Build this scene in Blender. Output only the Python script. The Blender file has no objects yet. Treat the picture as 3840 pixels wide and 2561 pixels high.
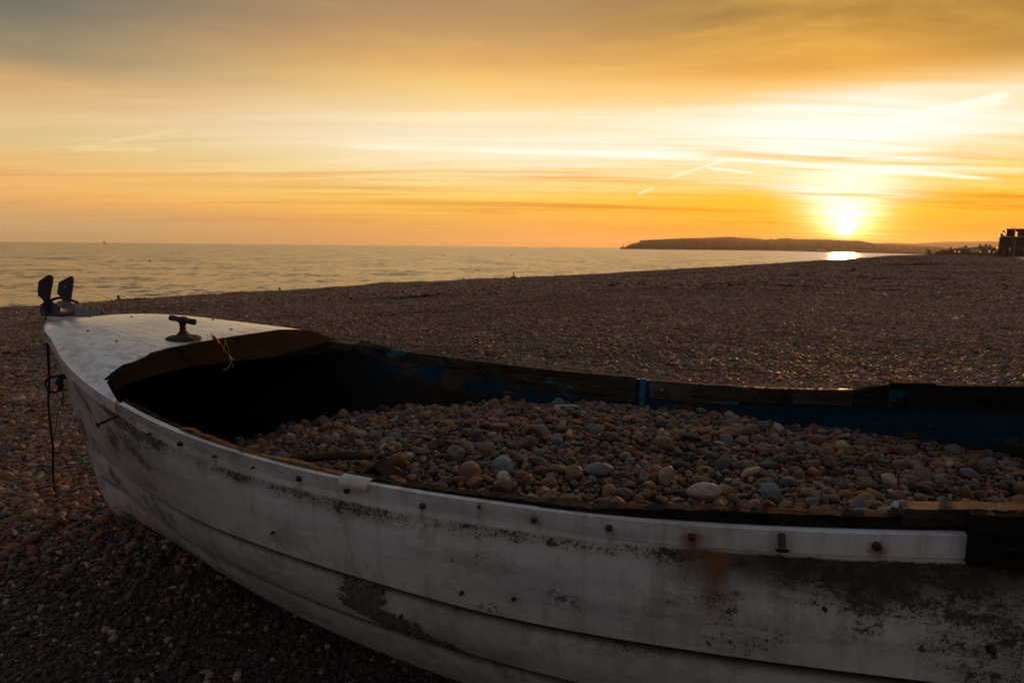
import bpy, math, random
import numpy as np
from mathutils import Vector, Matrix, Euler, noise

random.seed(7); RNG = np.random.default_rng(11)
scene = bpy.context.scene
COL = scene.collection
R = math.radians

# ------------------------------------------------------------------ camera
cam_d = bpy.data.cameras.new('camera'); cam = bpy.data.objects.new('camera', cam_d)
COL.objects.link(cam); scene.camera = cam
cam_d.sensor_width = 36.0; cam_d.lens = 24.0; cam_d.clip_start = 0.05; cam_d.clip_end = 40000
cam.matrix_world = Matrix.Translation((0, 0, 1.24)) @ Matrix.Rotation(R(90 - 7.917), 4, 'X') @ Matrix.Rotation(0.01, 4, 'Z')
cam_d.dof.use_dof = True; cam_d.dof.focus_distance = 2.3; cam_d.dof.aperture_fstop = 5.0

# ------------------------------------------------------------------ view / render
scene.render.engine = 'CYCLES'
vs = scene.view_settings
vs.view_transform = 'Standard'; vs.look = 'None'; vs.exposure = 0.0; vs.gamma = 1.0; vs.use_curve_mapping = False
cy = scene.cycles
cy.use_denoising = True
try:
    cy.denoiser = 'OPENIMAGEDENOISE'; cy.denoising_input_passes = 'RGB_ALBEDO_NORMAL'
except Exception:
    pass
cy.max_bounces = 6; cy.diffuse_bounces = 3; cy.glossy_bounces = 3; cy.volume_bounces = 1
cy.transmission_bounces = 2; cy.sample_clamp_indirect = 6.0
cy.caustics_reflective = False; cy.caustics_refractive = False

def lin(r, g, b, k=1.0):
    f = lambda c: (c / 255 / 12.92) if c / 255 <= .04045 else ((c / 255 + .055) / 1.055) ** 2.4
    return (f(r) * k, f(g) * k, f(b) * k, 1.0)

# ------------------------------------------------------------------ sun and sky
SUN_AZ, SUN_EL = R(25.6), R(1.32)
SUN_DIR = Vector((math.sin(SUN_AZ) * math.cos(SUN_EL), math.cos(SUN_AZ) * math.cos(SUN_EL), math.sin(SUN_EL)))
sun_d = bpy.data.lights.new('sun', 'SUN'); sun = bpy.data.objects.new('sun', sun_d); COL.objects.link(sun)
sun_d.energy = 2.8; sun_d.angle = R(1.6); sun_d.color = (1.0, 0.40, 0.12); sun_d.specular_factor = 0.12
sun.rotation_euler = (-SUN_DIR).to_track_quat('-Z', 'Y').to_euler()

class NT:
    """small helper that strings shader nodes together"""
    def __init__(s, tree): s.t = tree; s.n = tree.nodes; s.l = tree.links
    def node(s, typ, **kw):
        n = s.n.new(typ)
        for k, v in kw.items(): setattr(n, k, v)
        return n
    def put(s, sock, v):
        if v is None: return
        if hasattr(v, 'is_output') or isinstance(v, bpy.types.NodeSocket): s.l.new(v, sock)
        else: sock.default_value = v
    def math(s, op, a, b=None, c=None, clamp=False):
        n = s.node('ShaderNodeMath', operation=op, use_clamp=clamp)
        s.put(n.inputs[0], a); s.put(n.inputs[1], b); s.put(n.inputs[2], c)
        return n.outputs[0]
    def vmath(s, op, a, b=None, out=0):
        n = s.node('ShaderNodeVectorMath', operation=op); s.put(n.inputs[0], a); s.put(n.inputs[1], b)
        return n.outputs[out]
    def rng(s, v, a, b, c=0.0, d=1.0, smooth=True):
        n = s.node('ShaderNodeMapRange', interpolation_type='SMOOTHSTEP' if smooth else 'LINEAR', clamp=True)
        s.put(n.inputs['Value'], v)
        for k, x in zip(('From Min', 'From Max', 'To Min', 'To Max'), (a, b, c, d)): s.put(n.inputs[k], x)
        return n.outputs[0]
    def mix(s, f, a, b, mode='MIX'):
        n = s.node('ShaderNodeMix', data_type='RGBA', blend_type=mode)
        s.put(n.inputs[0], f); s.put(n.inputs[6], a); s.put(n.inputs[7], b)
        return n.outputs[2]
    def ramp(s, f, stops, interp='LINEAR'):
        n = s.node('ShaderNodeValToRGB'); cr = n.color_ramp; cr.interpolation = interp
        while len(cr.elements) < len(stops): cr.elements.new(.5)
        for e, (p, c) in zip(cr.elements, stops): e.position = p; e.color = c if len(c) == 4 else (*c, 1)
        s.put(n.inputs[0], f); return n.outputs[0]
    def noise(s, vec, scale, detail=3.0, rough=.55, dist=0.0, out='Fac'):
        n = s.node('ShaderNodeTexNoise'); s.put(n.inputs['Vector'], vec)
        s.put(n.inputs['Scale'], scale); s.put(n.inputs['Detail'], detail); s.put(n.inputs['Roughness'], rough); s.put(n.inputs['Distortion'], dist)
        return n.outputs[out]
    def mapping(s, vec, loc=(0, 0, 0), rot=(0, 0, 0), scale=(1, 1, 1)):
        n = s.node('ShaderNodeMapping'); s.put(n.inputs[0], vec)
        n.inputs[1].default_value = loc; n.inputs[2].default_value = rot; n.inputs[3].default_value = scale
        return n.outputs[0]
    def sep(s, v):
        n = s.node('ShaderNodeSeparateXYZ'); s.put(n.inputs[0], v); return n.outputs
    def comb(s, x, y, z):
        n = s.node('ShaderNodeCombineXYZ'); s.put(n.inputs[0], x); s.put(n.inputs[1], y); s.put(n.inputs[2], z); return n.outputs[0]
    def coord(s, which): return s.node('ShaderNodeTexCoord').outputs[which]

world = bpy.data.worlds.new('World'); scene.world = world; world.use_nodes = True
W = NT(world.node_tree); W.n.clear()
D = W.vmath('NORMALIZE', W.coord('Generated'))
dx, dy, dz = W.sep(D)
el = W.math('MULTIPLY', W.math('ARCSINE', dz), 180 / math.pi)               # elevation, degrees
hl = W.math('SQRT', W.math('ADD', W.math('MULTIPLY', dx, dx), W.math('MULTIPLY', dy, dy)))
hl = W.math('MAXIMUM', hl, 1e-4)
ca = W.math('DIVIDE', W.math('ADD', W.math('MULTIPLY', dx, math.sin(SUN_AZ)), W.math('MULTIPLY', dy, math.cos(SUN_AZ))), hl)
sa = W.math('DIVIDE', W.math('SUBTRACT', W.math('MULTIPLY', dx, math.cos(SUN_AZ)), W.math('MULTIPLY', dy, math.sin(SUN_AZ))), hl)
daz = W.math('MULTIPLY', W.math('ARCCOSINE', W.math('MINIMUM', ca, 1.0)), 180 / math.pi)   # degrees from the sun's bearing
# cloud-layer coordinates: the direction met with a flat layer overhead
den = W.math('ADD', W.math('MAXIMUM', dz, 0.0), 0.055)
px = W.math('DIVIDE', dx, den); py = W.math('DIVIDE', dy, den)
P = W.comb(px, py, 0.0)
warp = W.noise(W.mapping(P, (3, 1, 0), (0, 0, .12), (.16, .5, 1)), 1.0, 4, .6)
streak = W.noise(W.mapping(P, (0, 5, 0), (0, 0, -.16), (.20, 1.15, 1)), 1.0, 6, .60, .9)
fine = W.noise(W.mapping(P, (7, 2, 0), (0, 0, -.22), (.34, 2.3, 1)), 1.0, 6, .62, 1.3)
# let the layers wander so that no band is a ruled line
band_el = W.math('ADD', el, W.math('MULTIPLY', W.math('SUBTRACT', warp, .5), W.rng(el, 1.0, 12.0, .7, 5.0)))
band_el = W.math('ADD', band_el, W.math('MULTIPLY', W.math('SUBTRACT', streak, .5), W.math('MULTIPLY', W.rng(el, 1.0, 8.0, 1.1, 2.2), W.rng(el, 9.0, 15.0, 1.0, .25))))
t = W.math('DIVIDE', band_el, 90.0)
def stops(lst): return [(e / 90.0, lin(*c)) for e, c in lst]
GREY_TOP = [(26, (116, 113, 108)), (42, (132, 136, 144)), (68, (126, 134, 146)), (90, (112, 121, 136))]
DUSK_TOP = [(26, (86, 93, 108)), (45, (92, 101, 117)), (68, (103, 112, 128)), (90, (112, 121, 136))]
left = W.ramp(t, [(e / 90, lin(*c)) for e, c in [
    (0.0, (198, 160, 112)), (.8, (204, 166, 116)), (1.9, (212, 164, 110)), (3.1, (243, 178, 102)), (4.8, (243, 190, 118)), (6.5, (222, 195, 138)),
    (8.2, (230, 194, 134)), (10.2, (206, 164, 110)), (11.8, (146, 132, 106)), (15.0, (104, 112, 106))] + GREY_TOP])
mid = W.ramp(t, [(e / 90, lin(*c)) for e, c in [
    (0.0, (232, 162, 86)), (1.1, (238, 168, 88)), (2.35, (250, 180, 80)), (3.84, (255, 206, 92)), (5.9, (255, 226, 158)), (8, (255, 238, 205)),
    (10, (255, 228, 176)), (12.6, (254, 208, 130)), (14.4, (228, 174, 106)), (18.6, (176, 142, 100))] + GREY_TOP])
sunc = W.ramp(t, [(e / 90, lin(*c)) for e, c in [
    (0.0, (250, 136, 16)), (1.2, (255, 154, 2)), (2.6, (255, 178, 0)), (4.2, (255, 192, 10)), (5.6, (255, 212, 90)), (8, (255, 232, 180)),
    (10.4, (255, 238, 200)), (11.6, (255, 200, 112)), (13.0, (232, 168, 72)), (17, (150, 112, 50))] + GREY_TOP])
dusk = W.ramp(t, [(e / 90, lin(*c)) for e, c in [
    (0.0, (82, 78, 80)), (5, (89, 87, 92)), (14, (86, 90, 101))] + DUSK_TOP])
c = W.mix(W.rng(daz, 0.0, 30.0), sunc, mid)
c = W.mix(W.rng(daz, 26.0, 66.0), c, left)
c = W.mix(W.rng(daz, 66.0, 135.0), c, dusk)
# streaked cloud: thin bright veils and duller bars
near_sun = W.rng(daz, 0.0, 75.0, 1.0, 0.0)
veil = W.math('MULTIPLY', W.rng(fine, .52, .74), W.math('MULTIPLY', W.rng(el, 2.6, 6.5), W.rng(el, 9.0, 14.0, 1, 0)))
c = W.mix(W.math('MULTIPLY', veil, .45), c, W.mix(near_sun, lin(250, 214, 160), lin(255, 246, 225)))
bar = W.math('MULTIPLY', W.rng(streak, .50, .30), W.math('MULTIPLY', W.rng(el, .4, 2.0), W.rng(el, 5.0, 9.0, 1, 0)))
c = W.mix(W.math('MULTIPLY', bar, W.rng(daz, 8.0, 40.0, .9, .5)), c, W.mix(near_sun, lin(205, 160, 108), lin(238, 140, 0)))
puff = W.noise(W.mapping(P, (4, 9, 0), (0, 0, -.5), (.55, 1.0, 1)), 1.0, 7, .62, .4)
upper = W.math('MULTIPLY', W.rng(el, 9.5, 13.5), W.rng(el, 22.0, 40.0, 1, 0))
bank = W.math('MULTIPLY', W.math('MULTIPLY', W.rng(W.math('ADD', sa, W.math('MULTIPLY', W.math('SUBTRACT', puff, .5), .25)), -.02, .22), W.rng(ca, .0, .4)), W.math('MULTIPLY', W.rng(el, 10.5, 14.0), W.rng(el, 30.0, 45.0, 1, 0)))
c = W.mix(W.math('MULTIPLY', bank, .75), c, lin(138, 104, 46))
c = W.mix(W.math('MULTIPLY', upper, W.rng(puff, .38, .70, 0, .5)), c, W.mix(near_sun, lin(196, 160, 120), lin(255, 196, 92)))
soft = W.mix(W.rng(el, 8.0, 13.0), W.comb(fine, fine, fine), W.comb(puff, puff, puff))
mott = W.math('ADD', .86, W.math('MULTIPLY', W.sep(soft)[0], .28))
c = W.mix(1.0, c, W.comb(mott, mott, mott), 'MULTIPLY')
# aircraft trails: thin bands along great circles
def ray_dir(px_, py_):
    X = (px_ - 1920) / 2560.0; Y = (py_ - 1280.5) / 2560.0
    cc, ss = math.cos(.01), math.sin(.01); X, Y = cc * X + ss * Y, -ss * X + cc * Y
    th = R(7.917)
    return Vector((X, math.cos(th) - Y * math.sin(th), -math.sin(th) - Y * math.cos(th))).normalized()
trail_sum = None
for (a, b, w, k) in (((1250, 548), (2700, 590), .0050, .8), ((2650, 588), (3740, 672), .0030, 1.0), ((2500, 672), (2740, 592), .0026, .5), ((3200, 486), (3790, 352), .0055, 1.25),
                     ((3270, 492), (3800, 372), .0060, .7), ((2640, 628), (2830, 650), .0022, .7), ((2390, 728), (2450, 706), .0022, .6), ((380, 540), (690, 486), .0030, .35), ((250, 560), (600, 562), .0030, .35)):
    A, B_ = ray_dir(*a), ray_dir(*b); nrm = A.cross(B_).normalized(); mdir = (A + B_).normalized(); half = A.angle(B_) / 2
    wob = W.math('MULTIPLY', W.math('SUBTRACT', fine, .5), .006)
    dist = W.math('ABSOLUTE', W.math('ADD', W.vmath('DOT_PRODUCT', D, tuple(nrm), 1), wob)); w *= 1.25
    m = W.rng(dist, 0.0, w, 1.0, 0.0)
    ext = W.rng(W.vmath('DOT_PRODUCT', D, tuple(mdir), 1), math.cos(half * 1.08), math.cos(half * .72))
    m = W.math('MULTIPLY', W.math('MULTIPLY', m, ext), W.rng(puff, .34, .56, k * .35, k * .85))
    trail_sum = m if trail_sum is None else W.math('MAXIMUM', trail_sum, m)
c = W.mix(trail_sum, c, W.mix(near_sun, lin(255, 226, 170), lin(255, 252, 238, 1.25)))
# the sun behind thin cloud: core, glare column and wide glow
ds = W.vmath('DOT_PRODUCT', D, tuple(SUN_DIR), 1)
ang = W.math('MULTIPLY', W.math('ARCCOSINE', W.math('MINIMUM', ds, 1.0)), 180 / math.pi)
def expo(v, k): return W.math('EXPONENT', W.math('MULTIPLY', v, -1.0 / k))
de = W.math('SUBTRACT', el, math.degrees(SUN_EL) - .1)
up2 = W.math('POWER', W.math('MAXIMUM', de, 0.0), 2.0); dn2 = W.math('POWER', W.math('MINIMUM', de, 0.0), 2.0)
az2 = W.math('POWER', daz, 2.0)
rag = W.math('POWER', W.math('ADD', daz, W.math('MULTIPLY', W.math('SUBTRACT', streak, .5), W.rng(el, 1.0, 6.0, 7.0, 22.0))), 2.0)
core = W.math('ADD', W.math('MULTIPLY', az2, 5.0), W.math('ADD', W.math('MULTIPLY', up2, .8), W.math('MULTIPLY', dn2, 26.0)))
core = W.math('MULTIPLY', W.math('MULTIPLY', W.math('EXPONENT', W.math('MULTIPLY', core, -1.0)), W.rng(streak, .36, .54, .18, 1.0)), 3.0)
bloom = W.math('MULTIPLY', expo(W.math('ADD', ang, W.math('MULTIPLY', W.math('MAXIMUM', W.math('MULTIPLY', de, -1.0), 0.0), 1.5)), 1.5), W.rng(streak, .34, .56, .9, 3.4))
breaks = W.rng(W.math('ADD', W.math('MULTIPLY', streak, .5), W.math('MULTIPLY', fine, .5)), .40, .58, .12, 1.0)
colw = W.math('ADD', 1.0, W.math('MULTIPLY', W.math('POWER', W.rng(el, 1.2, 10.0, 0.0, 1.0, False), 1.6), 60.0))   # the glare spreads upwards like a torch flame
column = W.math('MULTIPLY', W.math('MULTIPLY', W.math('EXPONENT', W.math('MULTIPLY', W.math('DIVIDE', rag, colw), -1.0)), W.math('MULTIPLY', W.rng(el, .9, 2.4), W.rng(el, 7.0, 13.0, 1, 0))), W.math('MULTIPLY', breaks, W.rng(el, 1.5, 6.0, 3.0, 1.8)))
wide = W.math('MULTIPLY', W.math('MULTIPLY', W.math('MULTIPLY', W.rng(sa, .02, .20, 1.0, .35), expo(az2, 560.0)), W.math('MULTIPLY', W.rng(el, 3.6, 7.5), W.rng(el, 8.5, 12.5, 1, 0))), W.math('ADD', W.rng(fine, .42, .64, .0, .9), W.rng(streak, .44, .58, .0, .45)))
def tint(f, col):
    return W.mix(1.0, W.comb(f, f, f), col, 'MULTIPLY')
add = lambda a, b: W.mix(1.0, a, b, 'ADD')
glare = W.math('SUBTRACT', 1.0, W.math('EXPONENT', W.math('MULTIPLY', W.math('ADD', column, wide), -1.0)))
c = W.mix(glare, c, (1.10, 1.03, .95, 1))
c = add(c, tint(core, (1, .80, .42, 1)))
c = add(c, tint(bloom, (1, .58, .20, 1)))
# below the horizon: what lies beyond the sea
c = W.mix(W.rng(el, -.6, -2.5), c, lin(120, 92, 66))
bg1 = W.node('ShaderNodeBackground'); W.put(bg1.inputs[0], c); bg1.inputs[1].default_value = 1.0
sky = W.node('ShaderNodeTexSky', sky_type='NISHITA'); sky.sun_disc = False
sky.sun_elevation = SUN_EL; sky.sun_rotation = SUN_AZ; sky.dust_density = 3.0; sky.air_density = 1.2
bg2 = W.node('ShaderNodeBackground'); W.put(bg2.inputs[0], sky.outputs[0]); bg2.inputs[1].default_value = 0.004
ash = W.node('ShaderNodeAddShader'); W.l.new(bg1.outputs[0], ash.inputs[0]); W.l.new(bg2.outputs[0], ash.inputs[1])
wo = W.node('ShaderNodeOutputWorld'); W.l.new(ash.outputs[0], wo.inputs['Surface'])
world.cycles.sampling_method = 'MANUAL'; world.cycles.sample_map_resolution = 1024

# ------------------------------------------------------------------ object helpers
def tag(o, label=None, cat=None, group=None, kind=None):
    if label: o['label'] = label
    if cat: o['category'] = cat
    if group: o['group'] = group
    if kind: o['kind'] = kind
    return o
def empty(name, loc=(0, 0, 0), rz=0.0):
    o = bpy.data.objects.new(name, None); COL.objects.link(o); o.location = loc; o.rotation_euler = (0, 0, rz)
    o.empty_display_size = .1; return o
def link(name, me, mat=None, parent=None, loc=None, rot=None):
    o = bpy.data.objects.new(name, me); COL.objects.link(o)
    if mat is not None and not me.materials: me.materials.append(mat)
    if parent is not None: o.parent = parent
    if loc is not None: o.location = loc
    if rot is not None: o.rotation_euler = rot
    return o
class MB:
    """collects vertices and faces for one mesh"""
    def __init__(s): s.v = []; s.f = []; s.sm = []
    def add(s, vs_, fs, smooth=False):
        k = len(s.v); s.v.extend(tuple(map(float, p)) for p in vs_); s.f.extend(tuple(i + k for i in f) for f in fs); s.sm.extend([smooth] * len(fs)); return s
    def box(s, c, sz, rot=None, taper=1.0):
        x, y, z = sz[0] / 2, sz[1] / 2, sz[2] / 2
        P_ = [Vector((sx * x * (taper if sz_ > 0 else 1), sy * y * (taper if sz_ > 0 else 1), sz_ * z)) for sz_ in (-1, 1) for sx, sy in ((-1, -1), (1, -1), (1, 1), (-1, 1))]
        if rot is not None: P_ = [rot @ p for p in P_]
        return s.add([p + Vector(c) for p in P_], [(3, 2, 1, 0), (4, 5, 6, 7), (0, 1, 5, 4), (1, 2, 6, 5), (2, 3, 7, 6), (3, 0, 4, 7)])
    def grid(s, rows, smooth=True, flip=False):
        n, m = len(rows), len(rows[0]); fs = []
        for i in range(n - 1):
            for j in range(m - 1):
                q = (i * m + j, i * m + j + 1, (i + 1) * m + j + 1, (i + 1) * m + j)
                fs.append(q[::-1] if flip else q)
        return s.add([p for r in rows for p in r], fs, smooth)
    def tube(s, pts, r, n=8, caps=True):
        pts = [Vector(p) for p in pts]; rr = r if hasattr(r, '__len__') else [r] * len(pts); rows = []; ref = None
        for i, p in enumerate(pts):
            tg = (pts[min(i + 1, len(pts) - 1)] - pts[max(i - 1, 0)]).normalized()
            if ref is None: ref = tg.orthogonal()
            a = (ref - tg * ref.dot(tg)).normalized(); ref = a; b = tg.cross(a)
            rows.append([p + (a * math.cos(2 * math.pi * k / n) + b * math.sin(2 * math.pi * k / n)) * rr[i] for k in range(n + 1)])
        s.grid(rows, True, True)
        if caps:
            s.add(rows[0][:-1], [tuple(range(n))]); s.add(rows[-1][:-1], [tuple(range(n))[::-1]])
        return s
    def lathe(s, prof, n=16, c=(0, 0, 0)):
        c = Vector(c)
        rows = [[c + Vector((r * math.cos(2 * math.pi * k / n), r * math.sin(2 * math.pi * k / n), z)) for k in range(n + 1)] for r, z in prof]
        return s.grid(rows, True)
    def prism(s, poly, off):
        poly = [Vector(p) for p in poly]; off = Vector(off); n = len(poly)
        return s.add(poly + [p + off for p in poly], [tuple(range(n))[::-1], tuple(range(n, 2 * n))] + [(i, (i + 1) % n, n + (i + 1) % n, n + i) for i in range(n)])
    def mesh(s, name):
        me = bpy.data.meshes.new(name); me.from_pydata(s.v, [], s.f); me.polygons.foreach_set('use_smooth', s.sm); me.update(); return me
    def build(s, name, mat, parent=None, loc=None, rot=None):
        me = s.mesh(name)
        if mat is not None and mat.name == 'aged_white_gelcoat' and name != 'strake':
            at = me.attributes.new('across', 'FLOAT', 'POINT'); at.data.foreach_set('value', np.full(len(me.vertices), .5, np.float32))
        return link(name, me, mat, parent, loc, rot)

# ------------------------------------------------------------------ materials
def material(name):
    m = bpy.data.materials.new(name); m.use_nodes = True; N = NT(m.node_tree); N.n.clear()
    b = N.node('ShaderNodeBsdfPrincipled'); o = N.node('ShaderNodeOutputMaterial'); N.l.new(b.outputs[0], o.inputs[0])
    return m, N, b
def bump(N, b, h, strength=.5, dist=.01):
    n = N.node('ShaderNodeBump'); n.inputs['Strength'].default_value = strength; n.inputs['Distance'].default_value = dist
    N.put(n.inputs['Height'], h); N.l.new(n.outputs[0], b.inputs['Normal'])
def simple(name, col, rough=.6, metal=0.0, spread=.25, scale=8.0, bumps=.3, bdist=.003, spec=.5):
    m, N, b = material(name); co = N.coord('Object')
    n = N.noise(co, scale, 5, .6)
    c0 = tuple(x * (1 - spread) for x in col[:3]); c1 = tuple(min(1, x * (1 + spread)) for x in col[:3])
    N.put(b.inputs['Base Color'], N.mix(n, (*c0, 1), (*c1, 1)))
    b.inputs['Roughness'].default_value = rough; b.inputs['Metallic'].default_value = metal; b.inputs['Specular IOR Level'].default_value = spec
    if bumps: bump(N, b, N.noise(co, scale * 5, 4), bumps, bdist)
    return m
def emitter(name, col, k):
    m, N, b = material(name); b.inputs['Base Color'].default_value = (*col, 1)
    b.inputs['Emission Color'].default_value = (*col, 1); b.inputs['Emission Strength'].default_value = k; return m

M = {}
M['iron'] = simple('rusty_iron', (.045, .032, .026), .62, .55, .5, 40, .5, .002)
M['darkiron'] = simple('dark_iron', (.03, .028, .028), .5, .6, .4, 50, .4, .001)
M['rope'] = simple('dark_blue_rope', (.015, .022, .035), .8, 0, .4, 90, .6, .003)
M['teal'] = simple('teal_twine', (.012, .12, .12), .8, 0, .4, 90, .4, .002)
M['dark'] = simple('dark_cloth', (.02, .02, .023), .9, 0, .4, 3, .2)
M['skin'] = simple('skin', (.30, .17, .11), .6, 0, .1, 9, 0)
M['redcloth'] = simple('red_paint', (.45, .03, .015), .5, 0, .2, 8, .1)
M['paleblue'] = simple('pale_blue_shirt', (.30, .36, .48), .9, 0, .1, 5, 0)
M['white'] = simple('white_feathers', (.75, .74, .72), .8, 0, .08, 6, 0)
M['concrete'] = simple('concrete', (.30, .28, .25), .9, 0, .2, .6, .3)
M['bwall'] = simple('brown_render', (.055, .044, .036), .85, 0, .25, .5, .2)
M['bdark'] = simple('dark_cladding', (.020, .017, .015), .8, 0, .25, .5, .2)
M['hwhite'] = simple('white_render', (.55, .52, .48), .85, 0, .1, .5, .1)
M['rooft'] = simple('brown_roof_tiles', (.05, .034, .026), .85, 0, .25, 1.2, .3)
M['glass'] = simple('window_glass', (.02, .022, .025), .08, 0, .1, 2, 0, spec=.8)
M['galv'] = simple('galvanised_steel', (.22, .22, .22), .5, .7, .15, 5, .1)
M['lamp'] = emitter('amber_glow', (1.0, .42, .05), 3.5)
M['glowred'] = emitter('red_glow', (1.0, .10, .01), 1.6)
M['orange'] = simple('orange_plastic', (.55, .16, .02), .45, 0, .12, 8, 0)

def wood(name, c0, c1, paint=None, amount=0.0, rough=.75, axis=0):
    m, N, b = material(name); co = N.coord('Object')
    sc = [60, 60, 60]; sc[axis] = 2.5
    g = N.noise(N.mapping(co, scale=tuple(sc)), 1.0, 6, .65, .4)
    col = N.mix(N.rng(g, .3, .7), c0, c1)
    col = N.mix(N.rng(N.noise(co, 7, 4), .52, .75), col, tuple(x * .35 for x in c0[:3]) + (1,))
    if paint:
        p = N.rng(N.noise(N.mapping(co, scale=(6, 14, 14)), 1.0, 6, .7), .62 - amount * .4, .66 - amount * .4)
        col = N.mix(p, col, paint)
    N.put(b.inputs['Base Color'], col); b.inputs['Roughness'].default_value = rough; b.inputs['Specular IOR Level'].default_value = .08
    bump(N, b, g, .7, .004); return m
M['wood'] = wood('weathered_timber', (.026, .020, .015, 1), (.080, .060, .045, 1), (.02, .16, .20, 1), .12)
M['woodrot'] = wood('rotten_brown_timber', (.06, .028, .012, 1), (.26, .13, .05, 1))
M['wooddark'] = wood('dark_wet_timber', (.008, .006, .005, 1), (.024, .018, .015, 1), None, 0.0, .95)
M['woodblue'] = wood('blue_painted_timber', (.04, .03, .022, 1), (.09, .07, .05, 1), (.015, .16, .26, 1), .55)
M['woodtan'] = wood('bare_tan_timber', (.06, .045, .032, 1), (.13, .10, .072, 1), (.02, .18, .22, 1), .22)
M['beam'] = wood('mossy_deck_beam', (.004, .003, .002, 1), (.014, .010, .006, 1), (.010, .010, .004, 1), .35, .9, 1)

def lining_mat():
    m, N, b = material('flaking_blue_paint'); co = N.coord('Object')
    s_, y_, z_ = N.sep(co)
    blue = N.mix(N.noise(co, 5, 4), (.003, .026, .040, 1), (.005, .052, .090, 1))
    bare = N.mix(N.noise(co, 30, 5), (.035, .028, .022, 1), (.10, .075, .055, 1))
    k = N.rng(N.noise(N.mapping(co, scale=(3, 9, 9)), 1.0, 7, .7), .50, .56)
    col = N.mix(k, blue, bare)
    col = N.mix(N.rng(N.noise(co, 45, 4), .60, .68), col, (.02, .018, .015, 1))
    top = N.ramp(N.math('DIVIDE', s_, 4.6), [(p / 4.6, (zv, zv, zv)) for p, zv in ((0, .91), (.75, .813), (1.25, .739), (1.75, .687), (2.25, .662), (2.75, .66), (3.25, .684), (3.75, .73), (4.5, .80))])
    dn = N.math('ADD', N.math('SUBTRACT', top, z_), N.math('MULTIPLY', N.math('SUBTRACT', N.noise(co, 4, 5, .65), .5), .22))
    lower_dark = N.rng(dn, N.rng(s_, 1.5, 3.4, .10, .17), N.rng(s_, 1.5, 3.4, .17, .25))  # near-black brown below the sheer, starting higher towards the bow
    col = N.mix(N.math('MULTIPLY', lower_dark, .94), col, N.mix(N.noise(co, 26, 5), (.010, .008, .006, 1), (.035, .027, .020, 1)))
    col = N.mix(N.rng(s_, 1.5, 1.15), col, (.008, .007, .006, 1))  # shade under the foredeck painted into the lining
    N.put(b.inputs['Base Color'], col); b.inputs['Roughness'].default_value = .85; b.inputs['Specular IOR Level'].default_value = .1
    bump(N, b, k, .6, .003); return m
M['lining'] = lining_mat()

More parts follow.
